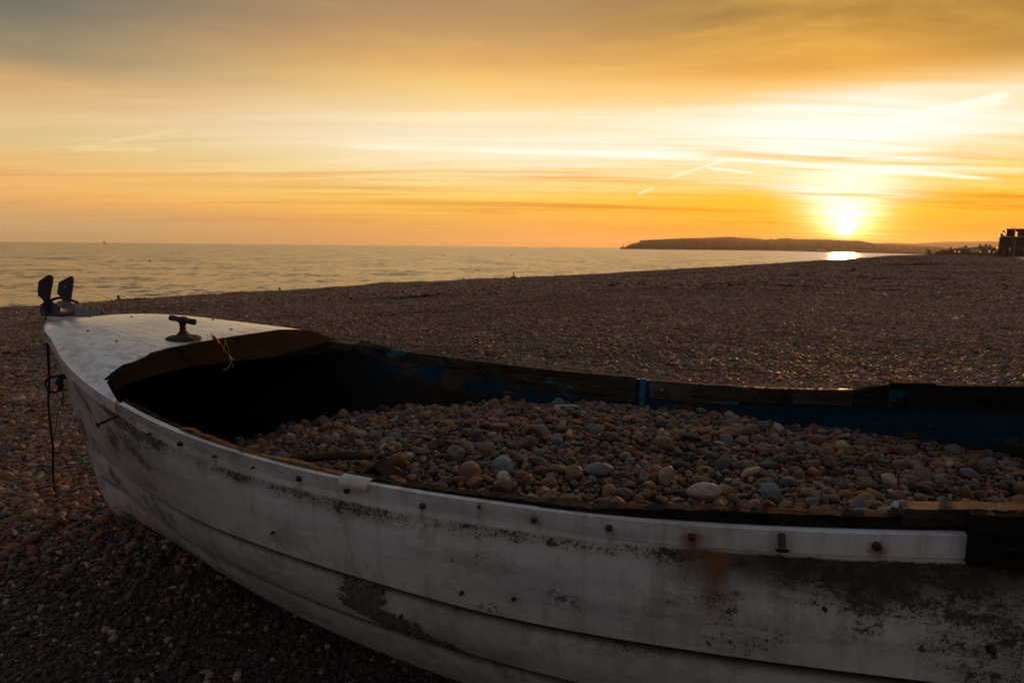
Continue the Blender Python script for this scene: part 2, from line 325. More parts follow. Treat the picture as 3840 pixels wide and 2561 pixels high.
def hull_mat():
    """aged white gelcoat, speckled with mould, rust runs and bare abraded patches; coordinates are the boat's own (x aft, y to port, z up)"""
    m, N, b = material('aged_white_gelcoat'); co = N.coord('Object'); s_, y_, z_ = N.sep(co)
    base = N.mix(N.noise(co, 3.5, 5, .6), (.52, .50, .47, 1), (.86, .84, .81, 1))
    base = N.mix(N.rng(N.noise(N.mapping(co, scale=(2, 2, 14)), 1.0, 5, .7), .45, .75), base, (.44, .45, .45, 1))
    run_ = N.rng(N.noise(N.mapping(co, scale=(16, 16, 1.6)), 1.0, 6, .68), .50, .66)
    base = N.mix(N.math('MULTIPLY', run_, .5), base, (.36, .32, .26, 1))
    blot = N.rng(N.noise(co, 11, 8, .74), .50, .62)
    base = N.mix(N.math('MULTIPLY', blot, .42), base, (.34, .325, .30, 1))
    # greenish-black mould speckle: fine spots gathered in drifts
    spots = N.rng(N.noise(co, 85, 4, .6), .56, .66)
    drift = N.noise(N.mapping(co, (.3, 0, .2), scale=(2.6, 2.6, 6)), 1.0, 6, .7)
    ledge_z = N.math('SUBTRACT', N.ramp(N.math('DIVIDE', s_, 4.6), [(p / 4.6, (zv, zv, zv)) for p, zv in
                     ((0, .91), (.3, .887), (.75, .813), (1.25, .739), (1.75, .687), (2.25, .662), (2.75, .66), (3.25, .684), (3.75, .73), (4.5, .80))]), .058)
    below = N.math('SUBTRACT', ledge_z, z_)
    line = N.math('MULTIPLY', N.rng(below, -.006, .004), N.rng(below, .010, .05, 1, 0))
    aft = N.rng(s_, 2.78, 3.05)
    field = N.math('MULTIPLY', N.math('MULTIPLY', aft, N.rng(below, -.002, .010)), N.rng(below, .02, .32, 1.1, 0.0))
    fwd = N.math('MULTIPLY', N.rng(s_, 1.9, .8), N.rng(drift, .38, .60))
    dens = N.math('ADD', N.math('MULTIPLY', line, N.math('MULTIPLY', N.rng(drift, .30, .58), .88)), N.math('MULTIPLY', field, N.rng(drift, .34, .58)))
    dens = N.math('ADD', dens, N.math('MULTIPLY', fwd, .62))
    dens = N.math('ADD', dens, N.math('MULTIPLY', N.rng(drift, .50, .68), .55), clamp=True)
    thr = N.math('SUBTRACT', .72, N.math('MULTIPLY', dens, .27))
    sp = N.rng(N.noise(co, 190, 5, .65), N.math('SUBTRACT', thr, .03), N.math('ADD', thr, .05))
    sp2 = N.rng(N.noise(co, 52, 6, .68), N.math('ADD', thr, .015), N.math('ADD', thr, .07))
    spx = N.math('MAXIMUM', sp, sp2)
    col = N.mix(N.math('MULTIPLY', dens, .6), base, (.24, .20, .13, 1))
    col = N.mix(N.math('MULTIPLY', spx, N.rng(N.noise(co, 40, 4), .3, .6, .55, .95)), col, (.050, .042, .026, 1))
    # dark crust right beneath the ledge aft
    crust = N.math('MULTIPLY', N.math('MULTIPLY', aft, N.rng(below, 0.0, .006)), N.rng(below, N.math('MULTIPLY', drift, .06), N.math('MULTIPLY', drift, .26), 1, 0))
    col = N.mix(N.math('MULTIPLY', crust, .9), col, (.035, .032, .020, 1))
    # rust runs
    def run(sc, zc, w, h, k, src):
        d1 = N.math('DIVIDE', N.math('ABSOLUTE', N.math('ADD', N.math('SUBTRACT', s_, sc), N.math('MULTIPLY', N.math('SUBTRACT', N.noise(co, 22, 3), .5), .06))), w)
        d2 = N.math('SUBTRACT', zc, z_)
        m_ = N.math('MULTIPLY', N.rng(d1, 0.0, 1.0, 1, 0), N.math('MULTIPLY', N.rng(d2, -.02, .0), N.rng(d2, 0, h, 1, 0)))
        return N.mix(N.math('MULTIPLY', m_, k), src, (.20, .075, .018, 1))
    for a in ((2.94, .640, .045, .10, 1.0), (2.985, .60, .05, .17, 1.0), (3.285, .660, .025, .05, .9), (2.10, .60, .02, .10, .4), (1.36, .68, .02, .07, .3), (2.60, .635, .02, .05, .5), (1.515, .665, .012, .07, .45), (1.663, .655, .010, .06, .35), (1.963, .640, .014, .09, .5), (2.319, .622, .012, .10, .55), (2.463, .640, .010, .06, .35), (2.762, .630, .014, .08, .5), (1.86, .47, .010, .08, .3)): col = run(*a, col)
    # abraded patches, roughly elliptical with ragged borders
    patch = None
    wob = N.math('MULTIPLY', N.math('SUBTRACT', N.noise(co, 14, 8, .78), .5), 2.6)
    for sc, zc, w, h, sl in ((2.11, .330, .075, .055, 0), (2.17, .265, .15, .05, -.30), (2.28, .225, .10, .035, -.3), (2.49, .395, .045, .022, 0), (2.66, .455, .05, .028, 0), (3.28, .50, .05, .05, 0), (1.02, .30, .08, .05, -.3)):
        u = N.math('DIVIDE', N.math('SUBTRACT', s_, sc), w)
        v = N.math('DIVIDE', N.math('SUBTRACT', N.math('SUBTRACT', z_, zc), N.math('MULTIPLY', N.math('SUBTRACT', s_, sc), sl)), h)
        rr = N.math('ADD', N.math('SQRT', N.math('ADD', N.math('MULTIPLY', u, u), N.math('MULTIPLY', v, v))), wob)
        q = N.rng(rr, 1.0, .90) if sc in (2.11, 2.17, 2.28) else N.math('MULTIPLY', N.rng(rr, 1.0, .3), N.rng(N.noise(co, 70, 5, .65), .48, .56))
        patch = q if patch is None else N.math('MAXIMUM', patch, q)
    bare = N.mix(N.rng(N.noise(co, 110, 6, .75), .35, .65), (.030, .027, .024, 1), (.21, .195, .175, 1))
    col = N.mix(N.math('MULTIPLY', patch, .95), col, bare)
    # dirt and painted shadow along the laps, with mould drifting down from them
    at = N.node('ShaderNodeAttribute', attribute_name='across', attribute_type='GEOMETRY'); ac = at.outputs['Fac']
    lap = N.math('MAXIMUM', N.rng(ac, .08, .25, 1, 0), N.rng(ac, .965, .995, 0, .8))
    lap2 = N.math('MULTIPLY', N.rng(ac, .06, .50, 1, 0), N.math('MULTIPLY', N.rng(N.noise(co, 6.5, 5, .7), .46, .62), N.rng(N.noise(co, 150, 5, .65), .44, .56)))
    col = N.mix(N.math('MULTIPLY', lap2, .8), col, (.045, .040, .026, 1))
    col = N.mix(N.math('MULTIPLY', lap, .96), col, (.010, .009, .008, 1))
    N.put(b.inputs['Base Color'], col)
    N.put(b.inputs['Roughness'], N.math('ADD', .42, N.math('MULTIPLY', N.math('MAXIMUM', spx, patch), .4)))
    b.inputs['Specular IOR Level'].default_value = .35
    h = N.math('ADD', N.math('MULTIPLY', N.noise(co, 180, 3), .3), N.math('MULTIPLY', patch, -1.0))
    h = N.math('SUBTRACT', h, N.math('MULTIPLY', spx, .5))
    bump(N, b, h, .35, .0025); return m
M['hull'] = hull_mat()

def deck_mat():
    m, N, b = material('scuffed_white_deck'); co = N.coord('Object'); s_, y_, z_ = N.sep(co)
    col = N.mix(N.noise(co, 5, 5), (.74, .73, .71, 1), (.88, .875, .86, 1))
    scr = N.rng(N.noise(N.mapping(co, rot=(0, 0, .35), scale=(5, 60, 5)), 1.0, 6, .75), .60, .74)
    col = N.mix(N.math('MULTIPLY', scr, N.rng(N.noise(co, 6, 4), .30, .50, 0, .9)), col, (.20, .15, .10, 1))
    col = N.mix(N.math('MULTIPLY', N.rng(N.noise(co, 9, 7, .72), .48, .62), .75), col, (.42, .38, .33, 1))
    smear = N.math('MULTIPLY', N.rng(N.noise(N.mapping(co, rot=(0, 0, -.5), scale=(7, 18, 7)), 1.0, 7, .75), .50, .62), N.rng(N.noise(co, 3.2), .40, .52))
    col = N.mix(N.math('MULTIPLY', smear, .7), col, (.22, .165, .11, 1))
    chips = N.rng(N.noise(N.mapping(co, rot=(0, 0, .2), scale=(30, 70, 30)), 1.0, 5, .6), .665, .70)
    col = N.mix(chips, col, (.035, .025, .02, 1))
    for y0 in (-.02,):
        d = N.math('ABSOLUTE', N.math('SUBTRACT', y_, N.math('ADD', y0, N.math('MULTIPLY', N.math('SUBTRACT', N.noise(co, 9, 3), .5), .012))))
        col = N.mix(N.math('MULTIPLY', N.rng(d, .0015, .004, 1, 0), N.rng(N.noise(co, 25, 4), .42, .56, 0, .8)), col, (.12, .09, .06, 1))
    col = N.mix(N.math('MULTIPLY', N.rng(N.noise(N.mapping(co, rot=(0, 0, .25), scale=(14, 70, 14)), 1.0, 6, .7), .53, .62), .55), col, (.33, .27, .21, 1))
    # cracks running aft
    for (y0, sl, s0, s1, w) in ((-.095, -.17, .40, .92, .006), (-.27, -.22, .62, 1.02, .010)):
        d = N.math('ABSOLUTE', N.math('SUBTRACT', N.math('SUBTRACT', y_, y0), N.math('ADD', N.math('MULTIPLY', N.math('SUBTRACT', s_, s0), sl), N.math('MULTIPLY', N.math('SUBTRACT', N.noise(co, 18, 4), .5), .05))))
        k = N.math('MULTIPLY', N.math('MULTIPLY', N.rng(d, 0.0, w, 1, 0), N.math('MULTIPLY', N.rng(s_, s0, s0 + .05), N.rng(s_, s1 - .05, s1, 1, 0))), N.rng(N.noise(co, 60, 4), .40, .52))
        col = N.mix(N.math('MULTIPLY', k, .85), col, (.07, .05, .035, 1))
    # mould along the far edge
    k = N.math('MULTIPLY', N.rng(y_, .14, .36), N.rng(N.noise(N.mapping(co, scale=(40, 60, 40)), 1.0, 4), .58, .64))
    col = N.mix(N.math('MULTIPLY', k, .9), col, (.03, .028, .018, 1))
    # rust bled from the stem plate
    e = N.math('SUBTRACT', N.math('SUBTRACT', s_, .057), N.math('MULTIPLY', y_, .82))
    e = N.math('ADD', e, N.math('MULTIPLY', N.math('SUBTRACT', N.noise(co, 16, 5), .5), .09))
    rust = N.rng(e, .085, .0)
    streak_ = N.math('MULTIPLY', N.rng(N.math('ABSOLUTE', N.math('ADD', y_, N.math('ADD', .085, N.math('MULTIPLY', s_, .25)))), 0, .035, 1, 0), N.rng(s_, .48, .2))
    rust = N.math('MAXIMUM', N.math('MULTIPLY', rust, .75), N.math('MULTIPLY', streak_, .8))
    col = N.mix(rust, col, (.30, .12, .035, 1))
    N.put(b.inputs['Base Color'], col)
    N.put(b.inputs['Roughness'], N.math('ADD', .24, N.math('MULTIPLY', N.noise(co, 9, 4), .16)))
    b.inputs['Specular IOR Level'].default_value = .5
    b.inputs['Coat Weight'].default_value = .8; b.inputs['Coat Roughness'].default_value = .26
    bump(N, b, N.math('SUBTRACT', N.noise(co, 120, 3), N.math('MULTIPLY', chips, 1.5)), .25, .0015); return m
M['deck'] = deck_mat()
def plate_mat():
    m, N, b = material('worn_aluminium'); co = N.coord('Object')
    n = N.noise(N.mapping(co, scale=(12, 60, 12)), 1.0, 5)
    col = N.mix(n, (.050, .042, .040, 1), (.115, .10, .098, 1))
    col = N.mix(N.rng(N.noise(co, 30, 4), .6, .7), col, (.10, .05, .03, 1))
    N.put(b.inputs['Base Color'], col); b.inputs['Metallic'].default_value = .3; b.inputs['Roughness'].default_value = .42
    bump(N, b, n, .3, .001); return m
M['plate'] = plate_mat()
M['cheek'] = simple('dark_steel_cheek', (.055, .05, .05), .5, .5, .35, 30, .3, .001)
M['saddle'] = simple('pale_grey_saddle', (.085, .095, .105), .5, .1, .12, 20, .2, .001)

STONES = [  # name, colour
    ('tan', (0.162, 0.087, 0.042)), ('rust brown', (0.135, 0.045, 0.015)), ('grey', (0.092, 0.076, 0.065)), ('blue grey', (0.074, 0.078, 0.088)),
    ('pale cream', (0.324, 0.237, 0.159)), ('dark charcoal', (0.028, 0.022, 0.021)), ('honey coloured', (0.194, 0.083, 0.025)), ('chestnut', (0.086, 0.034, 0.016))]
def stone_mat(name, per_object, k_=1.0):
    m, N, b = material(name); co = N.coord('Object'); oi = N.node('ShaderNodeObjectInfo')
    rnd = oi.outputs['Random']
    if per_object:
        col = oi.outputs['Color']
    else:
        at = N.node('ShaderNodeAttribute', attribute_name='rnd', attribute_type='GEOMETRY')
        f = N.math('FRACT', N.math('ADD', rnd, at.outputs['Fac']))
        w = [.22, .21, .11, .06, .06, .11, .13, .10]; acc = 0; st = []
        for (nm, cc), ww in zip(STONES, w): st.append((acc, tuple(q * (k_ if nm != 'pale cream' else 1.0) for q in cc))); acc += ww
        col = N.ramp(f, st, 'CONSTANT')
        f2 = N.math('FRACT', N.math('MULTIPLY', f, 37.0))
        col = N.mix(1.0, col, N.comb(*[N.math('ADD', .65, N.math('MULTIPLY', f2, .75))] * 3), 'MULTIPLY')
    sh = N.math('MULTIPLY', rnd, 30.0)
    v = N.vmath('ADD', co, N.comb(sh, N.math('MULTIPLY', rnd, 17.0), 0.0))
    big = N.noise(v, 1.3, 4, .6, .3); small = N.noise(v, 7, 5, .65)
    col = N.mix(N.rng(big, .52, .64, 0, .30), col, (.24, .19, .14, 1))
    col = N.mix(N.rng(big, .46, .34, 0, .55), col, (.065, .03, .016, 1))
    col = N.mix(N.rng(small, .58, .70, 0, .6), col, (.022, .018, .015, 1))
    if not per_object:   # broad bands of paler and darker stone across the beach
        gp = N.node('ShaderNodeNewGeometry').outputs['Position']
        br = N.rng(N.noise(N.mapping(gp, rot=(0, 0, .62), scale=(.05, .22, 1)), 1.0, 5, .6), .3, .7, .72, 1.5)
        col = N.mix(1.0, col, N.comb(br, br, br), 'MULTIPLY')
    N.put(b.inputs['Base Color'], col)
    N.put(b.inputs['Roughness'], N.math('ADD', .42 if per_object else .48, N.math('MULTIPLY', small, .3)))
    b.inputs['Specular IOR Level'].default_value = .5
    bump(N, b, N.math('ADD', small, N.math('MULTIPLY', big, .8)), .35, .06); return m
M['stone'] = stone_mat('flint_pebble', True)
M['shingle'] = stone_mat('mixed_flint_shingle', False, 1.2)
M['grit'] = stone_mat('painted_shade_grit', False, .34)  # finer stones, with the foreground's shade painted into their darker colour

def beach_mat():
    m, N, b = material('shingle_ground'); co = N.coord('Object')
    v = N.node('ShaderNodeTexVoronoi'); N.put(v.inputs['Vector'], co); v.inputs['Scale'].default_value = 34.0
    f = N.sep(v.outputs['Color'])[0]
    v2 = N.node('ShaderNodeTexVoronoi'); N.put(v2.inputs['Vector'], co); v2.inputs['Scale'].default_value = 7.0
    f2 = N.sep(v2.outputs['Color'])[0]
    col = N.ramp(f, [(0, (.06, .032, .016)), (.2, (.03, .026, .024)), (.4, (.10, .05, .025)), (.6, (.06, .055, .052)), (.8, (.13, .085, .05)), (1, (.20, .16, .12))])
    col = N.mix(.45, col, N.ramp(f2, [(0, (.04, .025, .016)), (.5, (.09, .05, .03)), (1, (.14, .11, .08))]))
    N.put(b.inputs['Base Color'], col); b.inputs['Roughness'].default_value = .7
    h = N.math('ADD', N.math('MULTIPLY', v.outputs['Distance'], -1.0), N.math('MULTIPLY', v2.outputs['Distance'], -2.5))
    bump(N, b, h, 1.0, .05); return m
M['beach'] = beach_mat()

def sea_mat():
    m, N, b = material('rippled_sea'); co = N.coord('Object')
    b.inputs['Base Color'].default_value = (.016, .036, .038, 1); b.inputs['Roughness'].default_value = .19; b.inputs['Specular IOR Level'].default_value = .42
    b.inputs['IOR'].default_value = 1.333
    def slopes(rot, sc, det, ro, amp):
        q = N.sep(N.noise(N.mapping(co, rot=(0, 0, rot), scale=sc), 1.0, det, ro, .25, out='Color'))
        return [N.math('MULTIPLY', N.math('SUBTRACT', q[k], .5), amp) for k in (0, 1)]
    a = slopes(-.25, (.05, .06, 1), 12, .84, 1.7); c_ = slopes(.5, (.42, .30, 1), 7, .8, 1.7)
    nv = N.comb(N.math('ADD', a[0], c_[0]), N.math('ADD', a[1], c_[1]), 1.0)
    N.l.new(N.vmath('NORMALIZE', nv), b.inputs['Normal']); return m
M['sea'] = sea_mat()
def hill_mat(name, dark, k_=1.15):
    m, N, b = material(name); co = N.coord('Object')
    g = N.node('ShaderNodeNewGeometry'); nz = N.sep(g.outputs['Normal'])[2]
    veg = N.mix(N.noise(co, .012, 6, .65), (.022 * k_, .026 * k_, .012 * k_, 1), (.075 * k_, .07 * k_, .035 * k_, 1))
    veg = N.mix(N.rng(N.noise(co, .05, 4), .55, .7), veg, (.02, .022, .012, 1))
    ch = N.math('MULTIPLY', N.rng(nz, .62, .40), N.rng(N.noise(N.mapping(co, scale=(.02, .02, .05)), 1.0, 5, .6), .40 + dark, .52 + dark))
    col = N.mix(ch, veg, N.mix(N.noise(co, .06, 4), (.30, .27, .22, 1), (.55, .52, .46, 1)))
    N.put(b.inputs['Base Color'], col); b.inputs['Roughness'].default_value = .95; b.inputs['Specular IOR Level'].default_value = .1
    return m
M['hill'] = hill_mat('headland_grass_and_chalk', 0.0); M['hill2'] = hill_mat('low_scrub_cliff', .06, .5); M['hill3'] = hill_mat('far_downland', .5)

# ------------------------------------------------------------------ terrain: level shelf, long slope, wave-cut edge, beach face
SEA_Z = -4.3
ND = np.array([-.81, .58]); ND /= np.hypot(*ND); TD = np.array([ND[1], -ND[0]])
EDGE_T = [-400, -60, 16, 22, 28, 35, 44, 52.5, 64, 72.5, 85, 100, 107, 113.5, 131, 142, 159, 194, 241, 362, 900]
EDGE_D = [52, 52, 52.8, 52.8, 54, 54, 55.2, 56.3, 54.1, 52, 52.5, 53.8, 52.3, 49.5, 52.4, 46.9, 48.5, 49.4, 50.4, 56.8, 79]
def smooth(a, b, x): q = np.clip((x - a) / (b - a), 0, 1); return q * q * (3 - 2 * q)
def hills2(x, y):
    return (np.sin(x * .9 + 1.3 * np.sin(y * .37)) * np.cos(y * .71 + .6 * np.sin(x * .53)) * .5 + .35 * np.sin(x * .23 + y * .31 + 1) + .3 * np.sin(y * 1.9 - x * 1.1) * np.sin(x * 1.7))
def ground(x, y):
    x = np.asarray(x, float); y = np.asarray(y, float)
    d = x * ND[0] + y * ND[1]; t_ = x * TD[0] + y * TD[1]
    de = np.interp(t_, EDGE_T, EDGE_D)
    ze = -3.1
    st = 9 + 9 * smooth(70, 150, t_)
    u = np.clip((d - st) / np.maximum(de - st, 1), 0, 1)
    z = ze * (u * .9 + .1 * u * u)
    z = z + np.where(d > de, -(d - de) * .24, 0)
    r_ = np.hypot(x, y)
    z = z + hills2(x, y) * .04 * smooth(5.5, 12, r_) * (1 - smooth(-3, 3, d - de)) + hills2(x * 3.1, y * 2.7) * .012 * smooth(4, 7, r_)
    far = smooth(215, 380, r_) * (d < de) * np.clip((de - d) / 15, 0, 1)
    z = z - far * 2.6
    z = z + .022 * np.sin(d * 1.05 + 1.6 * np.sin(t_ * .11) + 2.0) * smooth(7, 14, r_) * (1 - smooth(-6, 0, d - de)) * smooth(-4, 3, d)
    return np.maximum(z, -9.5)
ang_ = np.linspace(0, 2 * math.pi, 361); rad_ = np.concatenate([[0.0], np.geomspace(.4, 900, 300)])
AA, RR = np.meshgrid(ang_, rad_); X_ = RR * np.sin(AA); Y_ = RR * np.cos(AA); Z_ = ground(X_, Y_)
def np_grid_mesh(name, X, Y, Z, smooth_=True):
    n, m_ = X.shape; me = bpy.data.meshes.new(name)
    V = np.stack([X, Y, Z], -1).reshape(-1, 3); i, j = np.meshgrid(np.arange(n - 1), np.arange(m_ - 1), indexing='ij')
    q = np.stack([i * m_ + j, (i + 1) * m_ + j, (i + 1) * m_ + j + 1, i * m_ + j + 1], -1).reshape(-1, 4)
    me.from_pydata(V.tolist(), [], q.tolist()); me.polygons.foreach_set('use_smooth', [smooth_] * len(q)); me.update(); return me
tag(link('beach_ground', np_grid_mesh('beach_ground', X_, Y_, Z_), M['beach']), kind='structure')
ra = np.geomspace(20, 8800, 90); AA, RR = np.meshgrid(np.linspace(0, 2 * math.pi, 181), np.concatenate([[0.0], ra]))
tag(link('sea_water', np_grid_mesh('sea_water', RR * np.sin(AA), RR * np.cos(AA), RR * 0 + SEA_Z), M['sea']), kind='structure')

# ------------------------------------------------------------------ hills along the far shore
def px_point(px_, D_): return (px_ - 1920) / 2560.0 * D_       # sideways metres at distance D_ for a bearing given as a picture column
def hor(px_): return 924.2 + .01 * (px_ - 1920)
def hill(name, cols, depth, mat, rough, cliff, seed, dens=10.0):
    """cols: (bearing column, foot distance, ridge row). Ridge rows give heights; foot sits on the sea."""
    xs = [c[0] for c in cols]; n = max(24, int((xs[-1] - xs[0]) / 3.0 * dens / 10))
    rows = []
    for i in range(n + 1):
        p = xs[0] + (xs[-1] - xs[0]) * i / n
        Df = np.interp(p, xs, [c[1] for c in cols]); ty = np.interp(p, xs, [c[2] for c in cols]); Dr = Df + depth
        H = 1.24 + (hor(p) - ty) / 2560.0 * Dr
        H += rough * (noise.noise(Vector((p * .11, seed, 0))) + .6 * noise.noise(Vector((p * .31, seed, 5))))
        H = max(H, SEA_Z + .5); hh = H - SEA_Z
        cl = min(hh * .9, cliff * (.8 + .5 * noise.noise(Vector((p * .05, seed, 9)))))
        prof = [(-6, SEA_Z - 2), (0, SEA_Z + .02), (8 + cl * .15, SEA_Z + cl * .7), (14 + cl * .2, SEA_Z + cl)]
        for k in (.15, .3, .45, .6, .75, .88, 1.0, 1.25, 1.6):
            z = SEA_Z + cl + (hh - cl) * (math.sin(min(k, 1) * math.pi / 2) if k <= 1 else 1 - (k - 1) * .7)
            if .1 < k < 1: z += rough * .8 * noise.noise(Vector((p * .09, k * 7, seed)))
            prof.append((20 + depth * k, z))
        prof.append((20 + depth * 2.2, SEA_Z - 3))
        rows.append([(px_point(p, Df + o), Df + o, z) for o, z in prof])
    mb = MB(); mb.grid(rows, True, False); o = mb.build(name, mat); tag(o, kind='structure'); return o
hill('headland_hill', [(2338, 3000, 926), (2349, 2990, 919), (2362, 2980, 913.5), (2386, 2970, 910), (2392, 2965, 901.6), (2440, 2940, 899), (2549, 2900, 894), (2624, 2880, 892.5), (2702, 2860, 889), (2730, 2850, 888),
     (2760, 2850, 892), (2794, 2850, 892.5), (2828, 2850, 895.5), (2862, 2850, 899), (2879, 2850, 895.5), (2890, 2850, 899), (2903, 2850, 895), (2934, 2850, 893), (2964, 2850, 896.5), (3050, 2850, 897.5), (3100, 2850, 899), (3160, 2850, 902), (3208, 2850, 903),
     (3260, 2850, 912), (3330, 2850, 917), (3460, 2850, 922), (3560, 2850, 934)], 420, M['hill'], 1.3, 20, 1.0, 14)
hill('low_cliff_hill', [(2462, 2520, 931), (2481, 2515, 913), (2530, 2510, 907), (2590, 2500, 903), (2675, 2490, 900), (2760, 2470, 903), (2828, 2450, 910), (2896, 2420, 922), (2960, 2380, 933), (2990, 2360, 937)], 170, M['hill2'], .9, 16, 2.0, 12)
hill('harbour_flat', [(2830, 2300, 938), (2900, 2200, 936), (2960, 1900, 934), (3060, 1541, 933), (3160, 1380, 933), (3270, 1220, 936), (3372, 1090, 938), (3500, 960, 941), (3680, 860, 944), (3900, 800, 946), (4300, 700, 948)], 240, M['hill3'], .8, 2.0, 3.0, 6)
hill('distant_downs', [(3080, 5600, 922), (3200, 5600, 914), (3330, 5600, 910), (3400, 5600, 913), (3460, 5600, 910), (3531, 5600, 906.5), (3662, 5600, 906), (3686, 5600, 904.5), (3733, 5600, 907), (3900, 5500, 903), (4300, 5300, 900), (5200, 4600, 905)], 900, M['hill3'], 3.0, 3, 4.0, 8)

# the air: a thin haze round everything, so that far things fade
def haze():
    m = bpy.data.materials.new('thin_sea_haze'); m.use_nodes = True; N = NT(m.node_tree); N.n.clear()
    v = N.node('ShaderNodeVolumePrincipled'); v.inputs['Color'].default_value = (.95, .89, .80, 1); v.inputs['Density'].default_value = 4.2e-5; v.inputs['Anisotropy'].default_value = .62
    o = N.node('ShaderNodeOutputMaterial'); N.l.new(v.outputs[0], o.inputs['Volume'])
    mb = MB(); mb.box((0, 0, 45.0), (18400, 18400, 114.0)); h = mb.build('haze', m); tag(h, kind='stuff'); return h
haze()
# ------------------------------------------------------------------ the boat: lines
# local frame: x aft from the stem head, y to port (seaward), z up from the shingle
HEAD = R(20); BOAT = Vector((-2.106, 3.1115, 0.0))
boat = empty('rowing_boat', BOAT, -HEAD)
tag(boat, 'old white wooden-edged boat heaped with pebbles, bow to the sea', 'boat')
def to_world(s, y, z): return BOAT + Vector((s * math.cos(HEAD) + y * math.sin(HEAD), -s * math.sin(HEAD) + y * math.cos(HEAD), z))
SB = [0, .04, .15, .3, .5, .75, 1, 1.25, 1.5, 1.75, 2, 2.25, 2.5, 2.75, 3, 3.25, 3.5, 4, 4.6]
BB = [.012, .046, .13, .25, .365, .502, .608, .695, .757, .795, .816, .82, .817, .802, .776, .748, .72, .66, .58]
ZB = [.91, .907, .898, .887, .863, .813, .770, .739, .710, .687, .671, .662, .660, .660, .668, .684, .707, .75, .81]
def cubic(xs, ys):
    xs = np.array(xs, float); ys = np.array(ys, float); m_ = np.gradient(ys, xs)
    def f(x):
        x = np.clip(x, xs[0], xs[-1]); i = int(min(max(np.searchsorted(xs, x) - 1, 0), len(xs) - 2)); h = xs[i + 1] - xs[i]; t_ = (x - xs[i]) / h
        return float((2 * t_**3 - 3 * t_**2 + 1) * ys[i] + (t_**3 - 2 * t_**2 + t_) * h * m_[i] + (-2 * t_**3 + 3 * t_**2) * ys[i + 1] + (t_**3 - t_**2) * h * m_[i + 1])
    return f
b_sheer = cubic(SB, BB); z_sheer = cubic(SB, ZB)
def ratio_line(s0, sr, rr, zs, zv):
    fr = cubic([s0] + sr, [0.0] + rr); fz = cubic(zs, zv)
    return s0, (lambda s: max(.012, b_sheer(s) * fr(s))), fz
LINES = [(0.0, b_sheer, z_sheer),
         ratio_line(.150, [.3, .5, .75, 1, 1.25, 1.5, 2, 3, 4.6], [.35, .5, .65, .76, .84, .9, .95, .97, .97], [.15, .3, .5, .75, 1, 1.5, 2, 2.5, 3, 3.5, 4.6], [.36, .375, .372, .384, .404, .425, .412, .384, .376, .387, .43]),
         ratio_line(.200, [.3, .5, .75, 1, 1.25, 1.5, 2, 3, 4.6], [.22, .34, .48, .6, .7, .77, .83, .86, .86], [.2, .3, .5, .75, 1, 1.5, 2, 2.5, 3, 4.6], [.235, .225, .208, .205, .218, .252, .230, .200, .176, .20]),
         ratio_line(.255, [.3, .5, .75, 1, 1.25, 1.5, 2, 3, 4.6], [.1, .18, .28, .38, .47, .54, .62, .66, .66], [.25, .5, .75, 1.5, 2, 2.5, 3, 4.6], [.090, .045, .036, .036, .012, -.02, -.02, .0]),
         ratio_line(.330, [.5, 1, 2, 4.6], [.02, .02, .02, .02], [.33, .6, 1, 2, 4.6], [.0, -.03, -.05, -.06, -.06])]
S_END = 4.55; NS = 96
US = [i / NS for i in range(NS + 1)]
def line_pt(k, u):
    s0, fb, fz = LINES[k]; s = s0 + (S_END - s0) * (u ** 1.35)
    return s, fb(s), fz(s)
def strake(k, side):
    """one clinker strake between line k and line k+1: outside face, proud lower lip and its underside"""
    rows = [[] for _ in range(7)]; lip = [[], []]; under = [[], [], []]
    for u in US:
        a = line_pt(k, u); c_ = line_pt(k + 1, u); open_ = min(1, u * 9)
        for i in range(7):
            t_ = (0, .09, .22, .42, .62, .82, 1)[i]; s = a[0] + (c_[0] - a[0]) * t_; b = a[1] + (c_[1] - a[1]) * t_; z = a[2] + (c_[2] - a[2]) * t_
            bul = .018 * math.sin(math.pi * t_) * open_; prd = (-.009 + .025 * t_) * open_
            if k == 3: prd *= .5
            flare = -.012 * math.sin(math.pi * t_) * (1 - smooth(.3, 1.3, s)) if k == 0 else 0
            rows[i].append((s, side * (b + bul + prd + flare), z - (bul * .4 if k == 3 else 0)))
        p = rows[6][-1]; lip[0].append(p); lip[1].append((p[0], p[1] - side * .022 * open_, p[2] - .001))
    mb = MB(); mb.grid(rows, True, side > 0); mb.grid(lip, False, side > 0)
    o = mb.build('strake', M['hull'], boat); nr_ = len(rows[0])
    acr = np.concatenate([np.full(nr_, (0, .09, .22, .42, .62, .82, 1)[i] if k else .5) for i in range(7)] + [np.full(nr_, .995), np.full(nr_, .08)]).astype(np.float32)
    at = o.data.attributes.new('across', 'FLOAT', 'POINT'); at.data.foreach_set('value', acr); return o
for side in (-1, 1):
    for k in range(4): strake(k, side)
# stem bar and keel
def stem_s(z): return float(np.interp(z, [-.06, 0, .1, .235, .34, .505, .65, .755, .84, .93], [.42, .325, .249, .198, .167, .098, .06, .016, -.008, -.012]))
mb = MB(); rows = []
for i in range(25):
    z = -.03 + .945 * i / 24; s = stem_s(z); w = .013 + .012 * (1 - i / 24)
    rows.append([(s + .10, -.004, z), (s + .03, -w * 1.3, z), (s - .008, -w * .6, z), (s - .013, 0, z), (s - .008, w * .6, z), (s + .03, w * 1.3, z), (s + .10, .004, z)])
mb.grid(rows, True, False)
mb.build('stem_post', M['hull'], boat)
mb = MB()
mb.grid([[(s, -.022, LINES[4][2](s) + .02), (s, -.016, LINES[4][2](s) - .05), (s, .016, LINES[4][2](s) - .05), (s, .022, LINES[4][2](s) + .02)] for s in np.linspace(.35, S_END, 24)], False)
mb.build('keel', M['hull'], boat)
